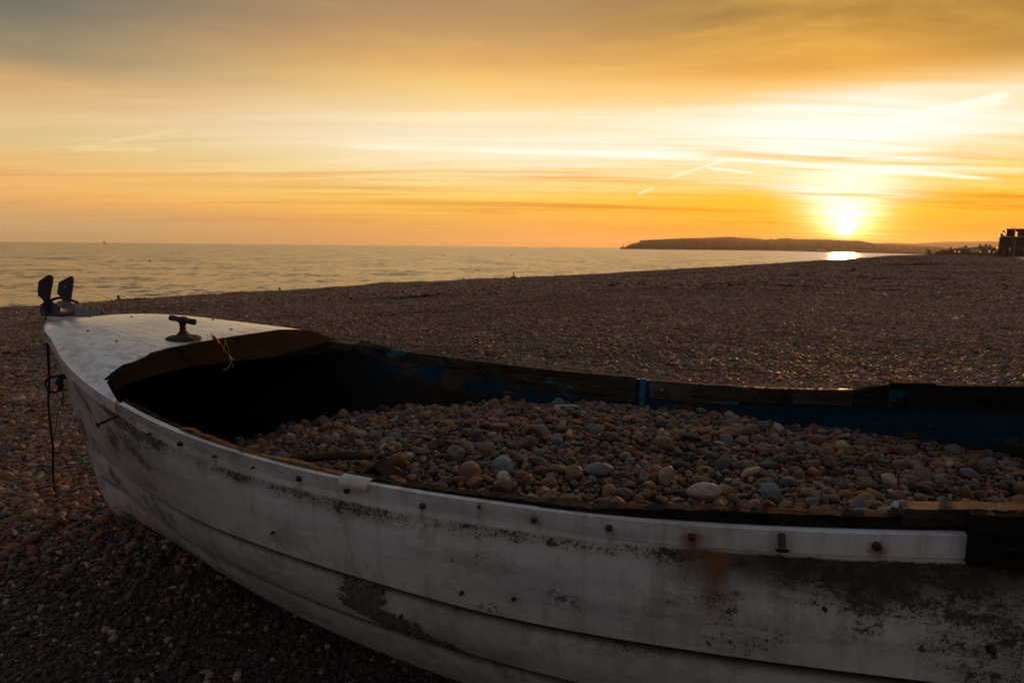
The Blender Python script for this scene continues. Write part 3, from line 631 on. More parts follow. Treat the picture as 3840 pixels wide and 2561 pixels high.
# transom
mb = MB(); prof = [line_pt(k, 1.0) for k in range(5)]
poly = [(S_END, -p[1], p[2]) for p in prof] + [(S_END, p[1], p[2]) for p in prof[::-1]]
mb.prism(poly, (.03, 0, 0)); mb.build('transom', M['hull'], boat)
# inside face
mb = MB()
for side in (-1, 1):
    rows = []
    for u in US[2:]:
        pts = []
        for k in range(5):
            s, b, z = line_pt(k, u); bb_ = max(.004, b - .026); pts.append((s + .012, side * bb_, z + (.03 if k == 4 else -.004)))
        out = []
        for k in range(4):
            for j in range(4):
                t_ = j / 4; out.append(tuple(pts[k][q] * (1 - t_) + pts[k + 1][q] * t_ for q in range(3)))
        out.append(pts[-1]); rows.append(out)
    mb.grid(rows, True, side > 0)
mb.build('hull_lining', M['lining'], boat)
# moulded band below the sheer, proud of the top strake
def hull_out(s, drop):
    z0, z1, b0, b1 = z_sheer(s), LINES[1][2](s), b_sheer(s), LINES[1][1](s); t_ = min(max(drop / (z0 - z1), 0), 1)
    return b0 + (b1 - b0) * t_ + .018 * math.sin(math.pi * t_) - .009 + .025 * t_ - .012 * math.sin(math.pi * t_) * (1 - float(smooth(.3, 1.3, s)))
def band(side, s0, s1, h, n=90):
    A, B_, C_ = [], [], []; D_ = []
    for s in np.linspace(s0, s1, n):
        b, z = b_sheer(s), z_sheer(s); o = -.002 + .010 * float(smooth(2.55, 3.1, s)); t1 = hull_out(s, h)
        dz = (h * .80 * float(smooth(3.50, 3.62, s))) if side < 0 else 0
        A.append((s, side * (b - .018), z + .001 - dz)); B_.append((s, side * (b + .001 + max(o, 0)), z - dz)); C_.append((s, side * (t1 + o), z - h * .93)); D_.append((s, side * (t1 - .006), z - h))
    mb = MB(); mb.grid([A, B_], False, side > 0); mb.grid([B_, C_], True, side > 0); mb.grid([C_, D_], False, side > 0); return mb
band(-1, 1.19, 3.62, .050).build('gunwale_band', M['hull'], boat)
band(1, 1.06, S_END, .050).build('gunwale_band', M['hull'], boat)

# ------------------------------------------------------------------ foredeck
S_BM = 1.05
def z_deck(s, y):
    b = max(b_sheer(s), .02); q = min(abs(y) / b, 1.0)
    cam_ = .1 * min(max(b - .13, 0.0) / .47, 1.0)
    return z_sheer(s) + .004 + cam_ * (1 - q ** (5.2 if y < 0 else 4.0))
mb = MB(); rows = []; NY = 30
for i in range(40):
    s = -.008 + (S_BM + .008) * (i / 39) ** 1.15; b = b_sheer(max(s, 0)) + .010
    rows.append([(s, b * v, z_deck(max(s, 0), b * v)) for v in [math.sin(math.pi / 2 * (-1 + 2 * j / NY)) for j in range(NY + 1)]])
mb.grid(rows, True, True)
wing = []
for i in range(9):   # the deck's near corner runs on aft as a tapering lip
    s = S_BM + (1.185 - S_BM) * i / 8; b = b_sheer(s) + .010; w = (1 - i / 8)
    wing.append([(s, -b, z_deck(s, b)), (s, -b + .007 + .010 * w, z_deck(s, b) + .004 + .010 * w), (s, -b + .010 + .026 * w, z_sheer(s) + .006 + .026 * w)])
mb.grid(wing, True, True)
mb.build('foredeck', M['deck'], boat)
mb = MB()
for side in (-1, 1):
    A, B_, C_ = [], [], []
    for s in np.linspace(0, 1.185 if side < 0 else S_BM, 50):
        b, z = b_sheer(s) + .010, z_sheer(s) + .004
        A.append((s, side * b, z)); B_.append((s, side * (b + .001), z - .034)); C_.append((s, side * (b - .012), z - .036))
    mb.grid([A, B_], True, side > 0); mb.grid([B_, C_], False, side > 0)
mb.build('deck_edge', M['hull'], boat)
# dark beam closing the deck's after edge
top = [(-.590, .790), (-.56, .812), (-.517, .826), (-.411, .851), (-.336, .868), (-.217, .874), (0, .864), (.268, .844), (.514, .823), (.56, .818), (.655, .772)]
bot = [(-.590, .755), (-.56, .770), (-.517, .775), (-.411, .783), (-.336, .785), (-.217, .783), (0, .770), (.268, .748), (.514, .722), (.56, .716), (.63, .745)]
mb = MB()
top = [(y, z if abs(y) > .6 else z_deck(S_BM, y) + .003) for y, z in top]
Ft = [(S_BM + .018, y, z) for y, z in top]; Fb = [(S_BM + .022, y, z) for y, z in bot]
Bt = [(S_BM - .020, y, z - .002) for y, z in top]; Bb = [(S_BM - .020, y, z) for y, z in bot]
sub = lambda L, k=5: [tuple(L[i][q] + (L[i + 1][q] - L[i][q]) * j / k for q in range(3)) for i in range(len(L) - 1) for j in range(k)] + [L[-1]]
Ft, Fb, Bt, Bb = map(sub, (Ft, Fb, Bt, Bb))
mb.grid([Ft, Fb], False, True); mb.grid([Bt, Ft], False, True); mb.grid([Fb, Bb], False, True); mb.grid([Bb, Bt], False, True)
mb.add([Ft[-1], Fb[-1], Bb[-1], Bt[-1]], [(0, 1, 2, 3)]); mb.add([Ft[0], Fb[0], Bb[0], Bt[0]], [(3, 2, 1, 0)])
mb.build('deck_beam', M['beam'], boat)

# stem plate with its two upright cheeks
mb = MB()
plate_pts = [(-.024, -.012), (-.024, .012), (.012, .036), (.10, .104), (.20, .176), (.215, .170), (.045, -.062), (.018, -.038)]
plate_z = lambda s, y: .948 - .396 * s + .223 * y
mb.prism([(s, y, plate_z(s, y) - .014) for s, y in plate_pts][::-1], (0, 0, .014))
stem_plate = mb.build('stem_plate', M['plate'], boat)
for s, y in ((.085, -.01), (.155, .125), (.055, .045), (.03, -.035)):
    q = plate_z(s, y)
    MB().lathe([(.0, .007), (.004, .007), (.0065, .005), (.007, 0)][::-1], 8, (s, y, q)).build('bolt', M['darkiron'], stem_plate)
mb = MB()
rows = []
for i in range(9):
    y = -.034 + .068 * i / 8; lift = .020 * (abs(y) / .034) ** 2
    rows.append([(-.03, y, .935 + lift), (0.0, y, .950 + lift), (.05, y, .956 + lift), (.10, y, .940 + lift * .6), (.10, y, .915), (-.03, y, .905), (-.03, y, .935 + lift)])
mb.grid(rows, True); mb.add(rows[0][:-1], [tuple(range(6))]); mb.add(rows[-1][:-1], [tuple(range(6))[::-1]])
saddle = mb.build('roller_saddle', M['saddle'], boat)
near_poly = [(.066, 1.095), (.082, 1.094), (.092, 1.082), (.086, 1.066), (.056, 1.009), (.047, .985), (.042, .955), (.045, .925), (.02, .925), (.012, .968), (-.001, .987), (-.021, .997), (-.018, 1.017), (-.002, 1.063)]
far_poly = [(.077, 1.086), (.086, 1.084), (.094, 1.073), (.087, 1.036), (.074, .983), (.070, .960), (.070, .925), (.02, .925), (.020, .985), (-.012, 1.003), (-.006, 1.025), (.001, 1.056)]
def cheek(poly, y0, holes, lean):
    """flat plate with round holes cut through: ring quads round each hole, bridged to the outline by bmesh"""
    import bmesh
    bm = bmesh.new(); ed = []
    def loop(pts):
        vs_ = [bm.verts.new((s, 0, z)) for s, z in pts]; ed.extend(bm.edges.new((vs_[i], vs_[(i + 1) % len(vs_)])) for i in range(len(vs_)))
    loop(poly)
    for hs, hz, hr in holes: loop([(hs + hr * math.cos(a), hz + hr * 1.3 * math.sin(a)) for a in np.linspace(0, 2 * math.pi, 11)[:-1]])
    bmesh.ops.triangle_fill(bm, use_beauty=True, edges=ed)
    r_ = bmesh.ops.extrude_face_region(bm, geom=list(bm.faces))
    for v in r_['geom']:
        if isinstance(v, bmesh.types.BMVert): v.co.y += .006
    bmesh.ops.recalc_face_normals(bm, faces=list(bm.faces))
    for v in bm.verts: v.co.y += y0 + (v.co.z - .95) * lean
    me = bpy.data.meshes.new('roller_cheek'); bm.to_mesh(me); bm.free(); return me
link('roller_cheek', cheek(near_poly, -.040, [(.076, 1.077, .0045), (.028, 1.033, .0045)], -.10), M['cheek'], boat)
link('roller_cheek', cheek(far_poly, .034, [(.078, 1.072, .003), (.040, 1.037, .0055)], .06), M['cheek'], boat)

# mooring bitt on its mossy wooden pad
bitt = empty('mooring_bitt', (.975, -.20, z_deck(.975, -.20))); bitt.parent = boat
MB().lathe([(0, .013), (.030, .014), (.050, .012), (.061, .007), (.064, 0)][::-1], 28).build('pad', simple('mossy_pad', (.035, .034, .012), .95, 0, .6, 60, 1.0, .004), bitt)
MB().lathe([(.026, .018), (.018, .024), (.0125, .034), (.0115, .052), (.014, .062), (.020, .068), (.020, .078), (.014, .085), (0, .087)], 14).build('post', M['iron'], bitt)
dr = Vector((.98, -.12, -.07)).normalized()
MB().tube([dr * -.068 + Vector((0, 0, .073)), dr * -.066 + Vector((0, 0, .073)), dr * -.03 + Vector((0, 0, .073)), dr * .03 + Vector((0, 0, .073)), dr * .066 + Vector((0, 0, .073)), dr * .068 + Vector((0, 0, .073))], [.008, .0115, .0105, .0105, .0115, .008], 12).build('crossbar', M['iron'], bitt)
# screws standing proud on the deck
for s, y, r_ in ((.942, .087, .006), (.70, .24, .005), (.31, -.06, .004), (.46, .02, .004), (.36, .18, .004), (.82, -.36, .004), (.60, -.30, .004)):
    MB().lathe([(0, .004), (r_, .003), (r_ * 1.2, 0)][::-1], 8, (s, y, z_deck(s, y))).build('screw', M['darkiron'], boat)

# ------------------------------------------------------------------ gunwale timbers
def timber(side, s0, s1, inset, thick, zt, zb, n, seed, jag=.004, tiltz=0.0):
    """rough plank standing inside the hull's edge; zt, zb are heights over the sheer at s"""
    def off(s, a, k): return jag * (noise.noise(Vector((s * 23 * k, seed, a))) + .6 * noise.noise(Vector((s * 71, seed, a + 3))))
    T0, T1, L0, L1 = [], [], [], []
    for s in np.linspace(s0, s1, n):
        b, z = b_sheer(s) - inset, z_sheer(s); e = min(s - s0, s1 - s)
        zt_ = (zt(s) if callable(zt) else zt) + off(s, 1, 1) ; zb_ = (zb(s) if callable(zb) else zb)
        T0.append((s, side * b, z + zt_)); T1.append((s, side * (b - thick), z + zt_ + off(s, 5, 1) * .6)); L0.append((s, side * b, z + zb_)); L1.append((s, side * (b - thick - tiltz), z + zb_ + off(s, 7, 1) * .5))
    mb = MB(); f = side < 0
    mb.grid([L0, T0], False, not f); mb.grid([T0, T1], False, not f); mb.grid([T1, L1], False, not f); mb.grid([L1, L0], False, not f)
    for i in (0, -1): mb.add([L0[i], T0[i], T1[i], L1[i]], [(0, 1, 2, 3), (3, 2, 1, 0)][:1])
    return mb
def tb(o, label): o['label'] = label; return o
# near side: a rotten remnant forward, then a sound dark piece, then a raised one aft
tb(timber(-1, 1.17, 1.62, .019, .022, lambda s: .002 + .003 * math.sin(s * 30), -.03, 70, 1, .006).build('gunwale_timber', M['wooddark'], boat), 'splintered dark end of the gunwale timber')
tb(timber(-1, 1.50, 2.09, .015, .020, lambda s: .006 + .003 * math.sin(s * 17), -.025, 80, 2, .006).build('gunwale_timber', M['woodrot'], boat), 'rotten orange brown gunwale timber')
timber(-1, 2.12, 2.62, .016, .028, lambda s: .006 + .006 * smooth(2.3, 2.6, s), -.05, 60, 3, .006).build('gunwale_timber', M['wooddark'], boat)
timber(-1, 2.60, 3.60, .013, .034, lambda s: .012 + .016 * smooth(2.65, 3.0, s), -.06, 90, 4, .005).build('gunwale_timber', M['wooddark'], boat)
tb(timber(-1, 3.33, 4.4, .008, .045, lambda s: .046, .012, 90, 5, .003).build('gunwale_timber', M['wood'], boat), 'raised after length of gunwale timber')
tb(timber(-1, 3.44, 4.5, -.024, .030, lambda s: .046, lambda s: -.058 - .012 * math.sin(s * 9), 60, 6, .008).build('rubbing_strake', M['wooddark'], boat), 'black broken rubbing strake at the after end')
# far side
timber(1, .98, 2.545, .014, .024, .012, lambda s: -.085 - .02 * smooth(1.2, 2.0, s), 150, 7, .004).build('gunwale_timber', M['wood'], boat)
tb(timber(1, 2.605, 2.98, .016, .022, .006, -.075, 50, 8, .004).build('gunwale_timber', M['woodtan'], boat), 'bare tan length of gunwale timber')
timber(1, 2.80, 3.60, .012, .030, .004, -.058, 90, 9, .004).build('gunwale_timber', M['wood'], boat)
timber(1, 3.40, 4.5, .008, .034, lambda s: .004 + .022 * smooth(3.40, 3.52, s) + .008 * smooth(3.52, 3.53, s) * (1 - smooth(3.66, 3.67, s)), -.058, 110, 10, .002).build('gunwale_timber', M['wooddark'], boat)
# splinter standing at the plank's broken forward end
mb = MB(); pts = []
for s, h in ((1.18, .010), (1.215, .030), (1.235, .036), (1.27, .022), (1.34, .016), (1.42, .010)): pts.append((s, b_sheer(s) - .004, z_sheer(s) + h))
low = [(p[0], p[1], z_sheer(p[0]) - .01) for p in pts][::-1]
mb.prism(pts + low, (0, -.010, 0)); mb.build('splinter', M['woodrot'], boat)
# one blue painted rib on the far side
def rib(side, s0, w, z1, mat):
    rows = []
    for k in range(14):
        t_ = k / 13; z = z_sheer(s0) + .008 - t_ * z1; b = b_sheer(s0) - .040 - .06 * t_ ** 2
        rows.append([(s0 - w, side * (b + .03), z), (s0 - w, side * b, z), (s0 - w * .3, side * (b - .006), z), (s0 + w * .3, side * (b - .006), z), (s0 + w, side * b, z), (s0 + w, side * (b + .03), z)])
    mb = MB(); mb.grid(rows, False, side < 0); mb.add(rows[0], [tuple(range(6))]); return mb.build('rib', mat, boat)
rib(1, 2.575, .013, .36, M['woodblue'])
for s, dz_ in ((1.42, -.035), (1.82, -.045), (2.02, -.055), (2.30, -.04), (2.66, -.035), (2.80, -.045), (3.3, -.03)):   # fastenings along the far timber
    c0 = Vector((s, b_sheer(s) - .043, z_sheer(s) + dz_))
    mb = MB(); mb.tube([c0 + Vector((0, .006, 0)), c0 + Vector((0, -.002, 0)), c0 + Vector((0, -.005, 0))], [.009, .0085, .004], 9)
    mb.build('rivet', M['galv'] if abs(s - 2.66) < .01 else M['darkiron'], boat)
# bolts and nails along the near band
def hull_normal(s, side=-1):
    db = (b_sheer(s + .02) - b_sheer(s - .02)) / .04
    return Vector((-db, side, .05)).normalized()
for s, z, r_ in ((.98, .735, .006), (1.103, .722, .006), (1.36, .678, .005), (1.515, .675, .009), (1.663, .663, .006), (1.809, .655, .004), (1.963, .649, .010), (2.11, .640, .011), (2.319, .630, .010), (2.463, .648, .006), (2.594, .634, .009), (2.762, .638, .010),
                 (2.934, .640, .010), (3.285, .662, .012), (3.50, .478, .011), (2.42, .43, .007), (2.55, .44, .006), (3.2, .52, .006), (1.86, .48, .005), (2.25, .33, .006)):
    zs = z_sheer(s); frac = np.clip((zs - z) / max(zs - LINES[1][2](s), .05), 0, 1)
    b = hull_out(s, zs - z) + .003 + (.010 * float(smooth(2.55, 3.1, s)) if zs - z < .05 else 0)
    nn = hull_normal(s); c0 = Vector((s, -b, z))
    mb = MB(); mb.tube([c0 - nn * .004, c0 + nn * .004, c0 + nn * .009, c0 + nn * .011], [r_ * .8, r_ * .78, r_ * .6, r_ * .25], 7); mb.build('bolt', M['iron'], boat)
def spike(p, q, r_): MB().tube([p, q, Vector(q) + (Vector(q) - Vector(p)).normalized() * .002, Vector(q) + (Vector(q) - Vector(p)).normalized() * .005], [r_, r_, r_ * 2.0, r_ * 1.9], 8).build('nail', M['iron'], boat)
spike((1.215, -.700, .716), (1.200, -.755, .700), .005)
spike((3.110, -b_sheer(3.11) - .012, .668), (3.112, -b_sheer(3.11) - .030, .645), .007)
# eye on the stem
MB().tube([(.098, 0, .63), (.06, -.012, .632), (.045, -.024, .628), (.075, -.034, .626), (.11, -.024, .628)], .006, 8).build('eye_bolt', M['darkiron'], boat)

# ------------------------------------------------------------------ ropes
def curve_pts(pts, n=8):
    P_ = [Vector(p) for p in pts]; P_ = [P_[0]] + P_ + [P_[-1]]; out = []
    for i in range(1, len(P_) - 2):
        for j in range(n):
            t_ = j / n; a, b, c_, d = P_[i - 1:i + 3]
            out.append(.5 * ((2 * b) + (c_ - a) * t_ + (2 * a - 5 * b + 4 * c_ - d) * t_ * t_ + (3 * b - a - 3 * c_ + d) * t_ ** 3))
    return out + [P_[-2]]
def cord(name, loops, r, mat, label, cat):
    mb = MB()
    for L in loops: mb.tube(curve_pts([to_world(*p) for p in L]), r, 7)
    o = mb.build(name, mat); tag(o, label, cat); return o
cord('mooring_rope', [[(.13, .030, .968), (.12, -.01, .985), (.067, -.012, .990), (.022, -.02, .976), (.035, -.05, .950), (.045, -.062, .90), (.040, -.062, .80), (.030, -.062, .613), (.016, -.064, .516), (.020, -.066, .40), (.0, -.05, .28), (-.07, -.01, .15), (-.16, .06, .06), (-.25, .16, .030), (-.32, .28, .025), (-.35, .37, .03), (-.43, .46, .03), (-.42, .50, .03)],
                      [(.030, -.05, .974), (.026, -.055, .955), (.045, -.06, .92)]], .0062, M['rope'], 'dark blue mooring rope hanging from the bow onto shingle', 'rope')
cord('rope_loop', [[(.105, -.034, .640), (.06, -.04, .636), (.0, -.04, .622), (-.03, -.036, .600), (-.03, -.034, .575), (.0, -.036, .560), (.04, -.04, .562), (.078, -.045, .58), (.088, -.048, .605)], [(.09, -.04, .645), (.075, -.055, .62), (.088, -.06, .60), (.075, -.05, .585), (.09, -.045, .62), (.07, -.06, .605), (.095, -.05, .598)]],
     .0065, M['rope'], 'dark knotted rope loop tied round the stem eye', 'rope')
cord('twine', [[(.08, -.05, .59), (.088, -.045, .556), (.068, -.04, .514), (.045, -.045, .464), (.012, -.04, .38), (-.03, -.04, .31), (-.045, -.04, .27)], [(.07, -.05, .59), (.06, -.05, .55), (.085, -.05, .53), (.075, -.045, .50)], [(.085, -.05, .58), (.10, -.05, .55), (.09, -.045, .535)]],
     .0026, M['teal'], 'frayed teal twine dangling from the stem knot', 'twine')
cord('net_scrap', [[(-.57, .474, .03), (-.50, .44, .045), (-.46, .46, .04), (-.40, .40, .035), (-.36, .42, .04), (-.33, .36, .03)], [(-.55, .44, .03), (-.48, .47, .045), (-.43, .42, .05), (-.37, .38, .035)], [(-.52, .49, .03), (-.47, .42, .04), (-.41, .45, .045), (-.35, .40, .03)]],
     .004, M['teal'], 'tangled scrap of teal net cord lying on shingle by the bow', 'net scrap')

# fishing lure snagged on the deck beam
lure = empty('fishing_lure', to_world(1.085, -.10, .80), -HEAD); tag(lure, 'red feathered fishing lure snagged on the dark deck beam', 'fishing lure')
def lp(y, z, dx_=0.0): return Vector((dx_, y + .10, z - .80))
M['feather'] = simple('red_feather', (.62, .035, .015), .7, 0, .2, 60, 0)
mb = MB()
for k in range(16):
    a = random.uniform(-1, 1); tip = lp(-.165 + .012 * a + random.uniform(-.006, .006), .890 + .008 * random.uniform(-1, 1) - .010 * a, random.uniform(-.006, .008))
    mb.tube([lp(-.124, .848), lp(-.124, .848).lerp(tip, .5) + Vector((.002, 0, .002 * a)), tip], [.0018, .0024, .0006], 4)
mb.build('feather', M['feather'], lure)
M['line'] = simple('pale_fishing_line', (.38, .30, .17), .35, 0, .1, 10, 0)
for L in ([(-.124, .848), (-.115, .832), (-.102, .815)], [(-.136, .879), (-.118, .880), (-.106, .868), (-.100, .845), (-.092, .825), (-.088, .795), (-.075, .765), (-.070, .748)], [(-.106, .868), (-.115, .84), (-.118, .82)], [(-.089, .800), (-.085, .775), (-.098, .757), (-.126, .750)], [(-.197, .903), (-.194, .888), (-.196, .876)], [(-.293, .918), (-.28, .900), (-.265, .895), (-.255, .882)]):
    MB().tube(curve_pts([lp(y, z, .004) for y, z in L], 5), .0011, 5).build('line', M['line'], lure)
MB().tube(curve_pts([lp(-.092, .806, .005), lp(-.084, .792, .006), (lp(-.078, .784, .007)), lp(-.070, .786, .007), lp(-.070, .793, .007)], 5), .0016, 6).build('hook', M['galv'], lure)

# ------------------------------------------------------------------ pebbles
def ico(sub):
    import bmesh
    bm = bmesh.new(); bmesh.ops.create_icosphere(bm, subdivisions=sub, radius=1.0)
    v = np.array([p.co[:] for p in bm.verts]); f = [tuple(q.index for q in t_.verts) for t_ in bm.faces]; bm.free(); return v, f
ICO = {k: ico(k) for k in (1, 2, 3)}
def pebble_shape(sub, seed, flat=.6, long_=1.3, lumpy=1.0):
    rg = np.random.default_rng(seed); v, f = ICO[sub]; n = v / np.linalg.norm(v, axis=1)[:, None]
    pl = rg.normal(size=(9, 3)); pl /= np.linalg.norm(pl, axis=1)[:, None]; dd = rg.uniform(.70, 1.05, 9)
    dots = np.maximum(n @ pl.T, 1e-3); r_ = dd / dots
    r_ = np.concatenate([r_, np.full((len(n), 1), 1.05)], 1); p_ = 13.0
    rad = (r_ ** -p_).sum(1) ** (-1 / p_)
    off = Vector(rg.uniform(0, 50, 3))
    rad = rad * (1 + lumpy * np.array([.17 * noise.noise(Vector(q) * 1.3 + off) + .055 * noise.noise(Vector(q) * 3.1 + off) for q in n]))
    q = n * rad[:, None] * np.array([long_, 1.0, flat]); return q / np.abs(q[:, 0]).max(), f
def pebble_mesh(name, *a, **k):
    v, f = pebble_shape(*a, **k); me = bpy.data.meshes.new(name); me.from_pydata(v.tolist(), [], f); me.polygons.foreach_set('use_smooth', [True] * len(f)); me.update(); return me
def proto_collection(name, meshes, mat):
    c_ = bpy.data.collections.new(name)
    for i, me in enumerate(meshes):
        me.materials.append(mat); o = bpy.data.objects.new('pebble_shape', me); c_.objects.link(o)
    return c_
def instancer(name, pos, rot, scl, idx, col_, kind='stuff', parent=None):
    me = bpy.data.meshes.new(name); me.from_pydata(np.asarray(pos).tolist(), [], [])
    for nm, arr in (('rot', rot), ('scl', scl)):
        at = me.attributes.new(nm, 'FLOAT_VECTOR', 'POINT'); at.data.foreach_set('vector', np.asarray(arr, np.float32).ravel())
    at = me.attributes.new('idx', 'INT', 'POINT'); at.data.foreach_set('value', np.asarray(idx, np.int32))
    o = link(name, me); o['kind'] = kind
    g = bpy.data.node_groups.new(name, 'GeometryNodeTree')
    g.interface.new_socket('Geometry', in_out='INPUT', socket_type='NodeSocketGeometry'); g.interface.new_socket('Geometry', in_out='OUTPUT', socket_type='NodeSocketGeometry')
    n, l = g.nodes, g.links; gi = n.new('NodeGroupInput'); go = n.new('NodeGroupOutput'); ip = n.new('GeometryNodeInstanceOnPoints'); ci = n.new('GeometryNodeCollectionInfo')
    ci.inputs['Collection'].default_value = col_; ci.inputs['Separate Children'].default_value = True; ci.inputs['Reset Children'].default_value = True
    def attr(nm, ty):
        a = n.new('GeometryNodeInputNamedAttribute'); a.data_type = ty; a.inputs['Name'].default_value = nm; return a.outputs['Attribute']
    er = n.new('FunctionNodeEulerToRotation'); l.new(attr('rot', 'FLOAT_VECTOR'), er.inputs[0])
    l.new(gi.outputs[0], ip.inputs['Points']); l.new(ci.outputs[0], ip.inputs['Instance']); ip.inputs['Pick Instance'].default_value = True
    l.new(attr('idx', 'INT'), ip.inputs['Instance Index']); l.new(er.outputs[0], ip.inputs['Rotation']); l.new(attr('scl', 'FLOAT_VECTOR'), ip.inputs['Scale'])
    l.new(ip.outputs[0], go.inputs[0])
    md = o.modifiers.new('scatter', 'NODES'); md.node_group = g; return o
SH2 = [pebble_mesh('pebble_shape', 2, 100 + i, *fl) for i, fl in enumerate([(.68, 1.3), (.78, 1.12), (.6, 1.5), (.85, 1.15), (.62, 1.25), (.72, 1.5), (.5, 1.3), (.9, 1.08)])]
SHCOL = proto_collection('shingle_shapes', SH2, M['shingle'])
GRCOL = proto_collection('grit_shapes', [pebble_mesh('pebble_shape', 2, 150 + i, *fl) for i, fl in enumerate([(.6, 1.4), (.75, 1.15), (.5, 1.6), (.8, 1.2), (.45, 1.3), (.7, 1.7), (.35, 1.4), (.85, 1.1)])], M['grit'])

def in_hull(x, y, grow=0.0):
    """true where the plan point lies inside the boat's bottom"""
    dx_, dy_ = x - BOAT.x, y - BOAT.y
    s = dx_ * math.cos(HEAD) - dy_ * math.sin(HEAD); yy = dx_ * math.sin(HEAD) + dy_ * math.cos(HEAD)
    half = np.interp(s, [.33, .5, 1, 1.5, 2, 4.6], [.0, .05, .16, .30, .40, .40])
    return (s > .3) & (s < 4.6) & (np.abs(yy) < half + grow)
def jitter_grid(x0, x1, y0, y1, a, jit=.38):
    gx, gy = np.meshgrid(np.arange(x0, x1, a), np.arange(y0, y1, a * .87)); gx[1::2] += a / 2
    p = np.stack([gx.ravel(), gy.ravel()], 1); return p + RNG.uniform(-jit, jit, p.shape) * a
def loose_shingle(name, pts, size, sig, bury=.15, zlift=0.0, cap=3.0, col_=None):
    n = len(pts); s_ = size * np.minimum(np.exp(RNG.normal(0, sig, n)), cap)
    z = ground(pts[:, 0], pts[:, 1]) + s_ * RNG.uniform(-.1, .45, n) + zlift
    rot = np.stack([RNG.normal(0, .55, n), RNG.normal(0, .5, n), RNG.uniform(0, 6.283, n)], 1)
    sc = s_[:, None] * RNG.uniform(.8, 1.25, (n, 3))
    return instancer(name, np.stack([pts[:, 0], pts[:, 1], z], 1), rot, sc, RNG.integers(0, len(SH2), n), col_ or SHCOL)
# finest in the foreground, coarser towards the bow and beyond
pf = jitter_grid(-3.0, 2.2, .25, 3.4, .0098); k = ~in_hull(pf[:, 0], pf[:, 1], -.02)
dxb = pf[:, 0] + 2.106; dyb = pf[:, 1] - 3.1115
side_ = dxb * math.sin(HEAD) + dyb * math.cos(HEAD)
k &= side_ < .25
front = k & ((pf[:, 1] < 2.72 + RNG.normal(0, .22, len(pf))))
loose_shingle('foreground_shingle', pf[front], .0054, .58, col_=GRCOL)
pg = jitter_grid(-6.5, 5.5, 1.2, 7.2, .0205); dxb = pg[:, 0] + 2.106; dyb = pg[:, 1] - 3.1115
side_ = dxb * math.sin(HEAD) + dyb * math.cos(HEAD); s_al = dxb * math.cos(HEAD) - dyb * math.sin(HEAD)
k = ~in_hull(pg[:, 0], pg[:, 1], -.02) & (np.hypot(pg[:, 0], pg[:, 1]) < 7.0) & (np.abs(np.arctan2(pg[:, 0], pg[:, 1])) < 1.2)
k &= ~((side_ < .1) & (pg[:, 1] < 2.55 + RNG.normal(0, .2, len(pg))) & (pg[:, 0] > -2.9))
loose_shingle('bow_shingle', pg[k], .0118, .40)
# the wider beach: patches of some hundreds of stones laid edge over edge
def patch_mesh(rad, a, size, sub, seed, sig=.42):
    rg = np.random.default_rng(seed); gx, gy = np.meshgrid(np.arange(-rad, rad, a), np.arange(-rad, rad, a * .87)); gx[1::2] += a / 2
    p = np.stack([gx.ravel(), gy.ravel()], 1) + rg.uniform(-.4, .4, (gx.size, 2)) * a; p = p[np.hypot(p[:, 0], p[:, 1]) < rad * rg.uniform(.86, 1.0, len(p))]
    shapes = [pebble_shape(sub, 300 + seed * 10 + j, fl, lo)[0] for j, (fl, lo) in enumerate([(.55, 1.35), (.65, 1.15), (.5, 1.5), (.7, 1.2)])]; f0 = np.array(ICO[sub][1])
    V, F, RN = [], [], []; nv = len(shapes[0])
    for i, (x, y) in enumerate(p):
        s_ = size * math.exp(min(rg.normal(0, sig), 1.0)); th = rg.uniform(0, 6.283); tl = rg.normal(0, .3); q = shapes[i % 4] * s_ * rg.uniform(.8, 1.2, 3)
        q = q @ np.array(Euler((tl, rg.normal(0, .3), th)).to_matrix()).T
        V.append(q + [x, y, s_ * rg.uniform(-.05, .5)]); F.append(f0 + i * nv); RN.append(np.full(nv, rg.random()))
    V = np.concatenate(V); F = np.concatenate(F); me = bpy.data.meshes.new('shingle_patch'); me.from_pydata(V.tolist(), [], F.tolist())
    at = me.attributes.new('rnd', 'FLOAT', 'POINT'); at.data.foreach_set('value', np.concatenate(RN).astype(np.float32)); me.polygons.foreach_set('use_smooth', [True] * len(F)); me.update(); return me
def spread(name, rmin, rmax, step, col_, n_proto, amax=.86, z0=0.0, dlo=-99, dhi=4.0):
    gx, gy = np.meshgrid(np.arange(-rmax, rmax, step), np.arange(0, rmax, step * .87)); gx[1::2] += step / 2
    p = np.stack([gx.ravel(), gy.ravel()], 1) + RNG.uniform(-.2, .2, (gx.size, 2)) * step
    r_ = np.hypot(p[:, 0], p[:, 1]); d = p @ ND; t_ = p @ TD
    k = (r_ > rmin) & (r_ < rmax) & (np.abs(np.arctan2(p[:, 0], p[:, 1])) < amax) & (d < np.interp(t_, EDGE_T, EDGE_D) + dhi) & (d > np.interp(t_, EDGE_T, EDGE_D) + dlo) & (d > -3.5 - .0 * t_) ; p = p[k]
    e = step * .4; z = ground(p[:, 0], p[:, 1]); zx = (ground(p[:, 0] + e, p[:, 1]) - ground(p[:, 0] - e, p[:, 1])) / (2 * e); zy = (ground(p[:, 0], p[:, 1] + e) - ground(p[:, 0], p[:, 1] - e)) / (2 * e)
    rot = []
    for a, b_, th in zip(zx, zy, RNG.uniform(0, 6.283, len(p))):
        q = Vector((0, 0, 1)).rotation_difference(Vector((-a, -b_, 1)).normalized()) @ Euler((0, 0, th)).to_quaternion(); rot.append(q.to_euler())
    return instancer(name, np.stack([p[:, 0], p[:, 1], z + z0], 1), np.array(rot), np.ones((len(p), 3)), RNG.integers(0, n_proto, len(p)), col_)
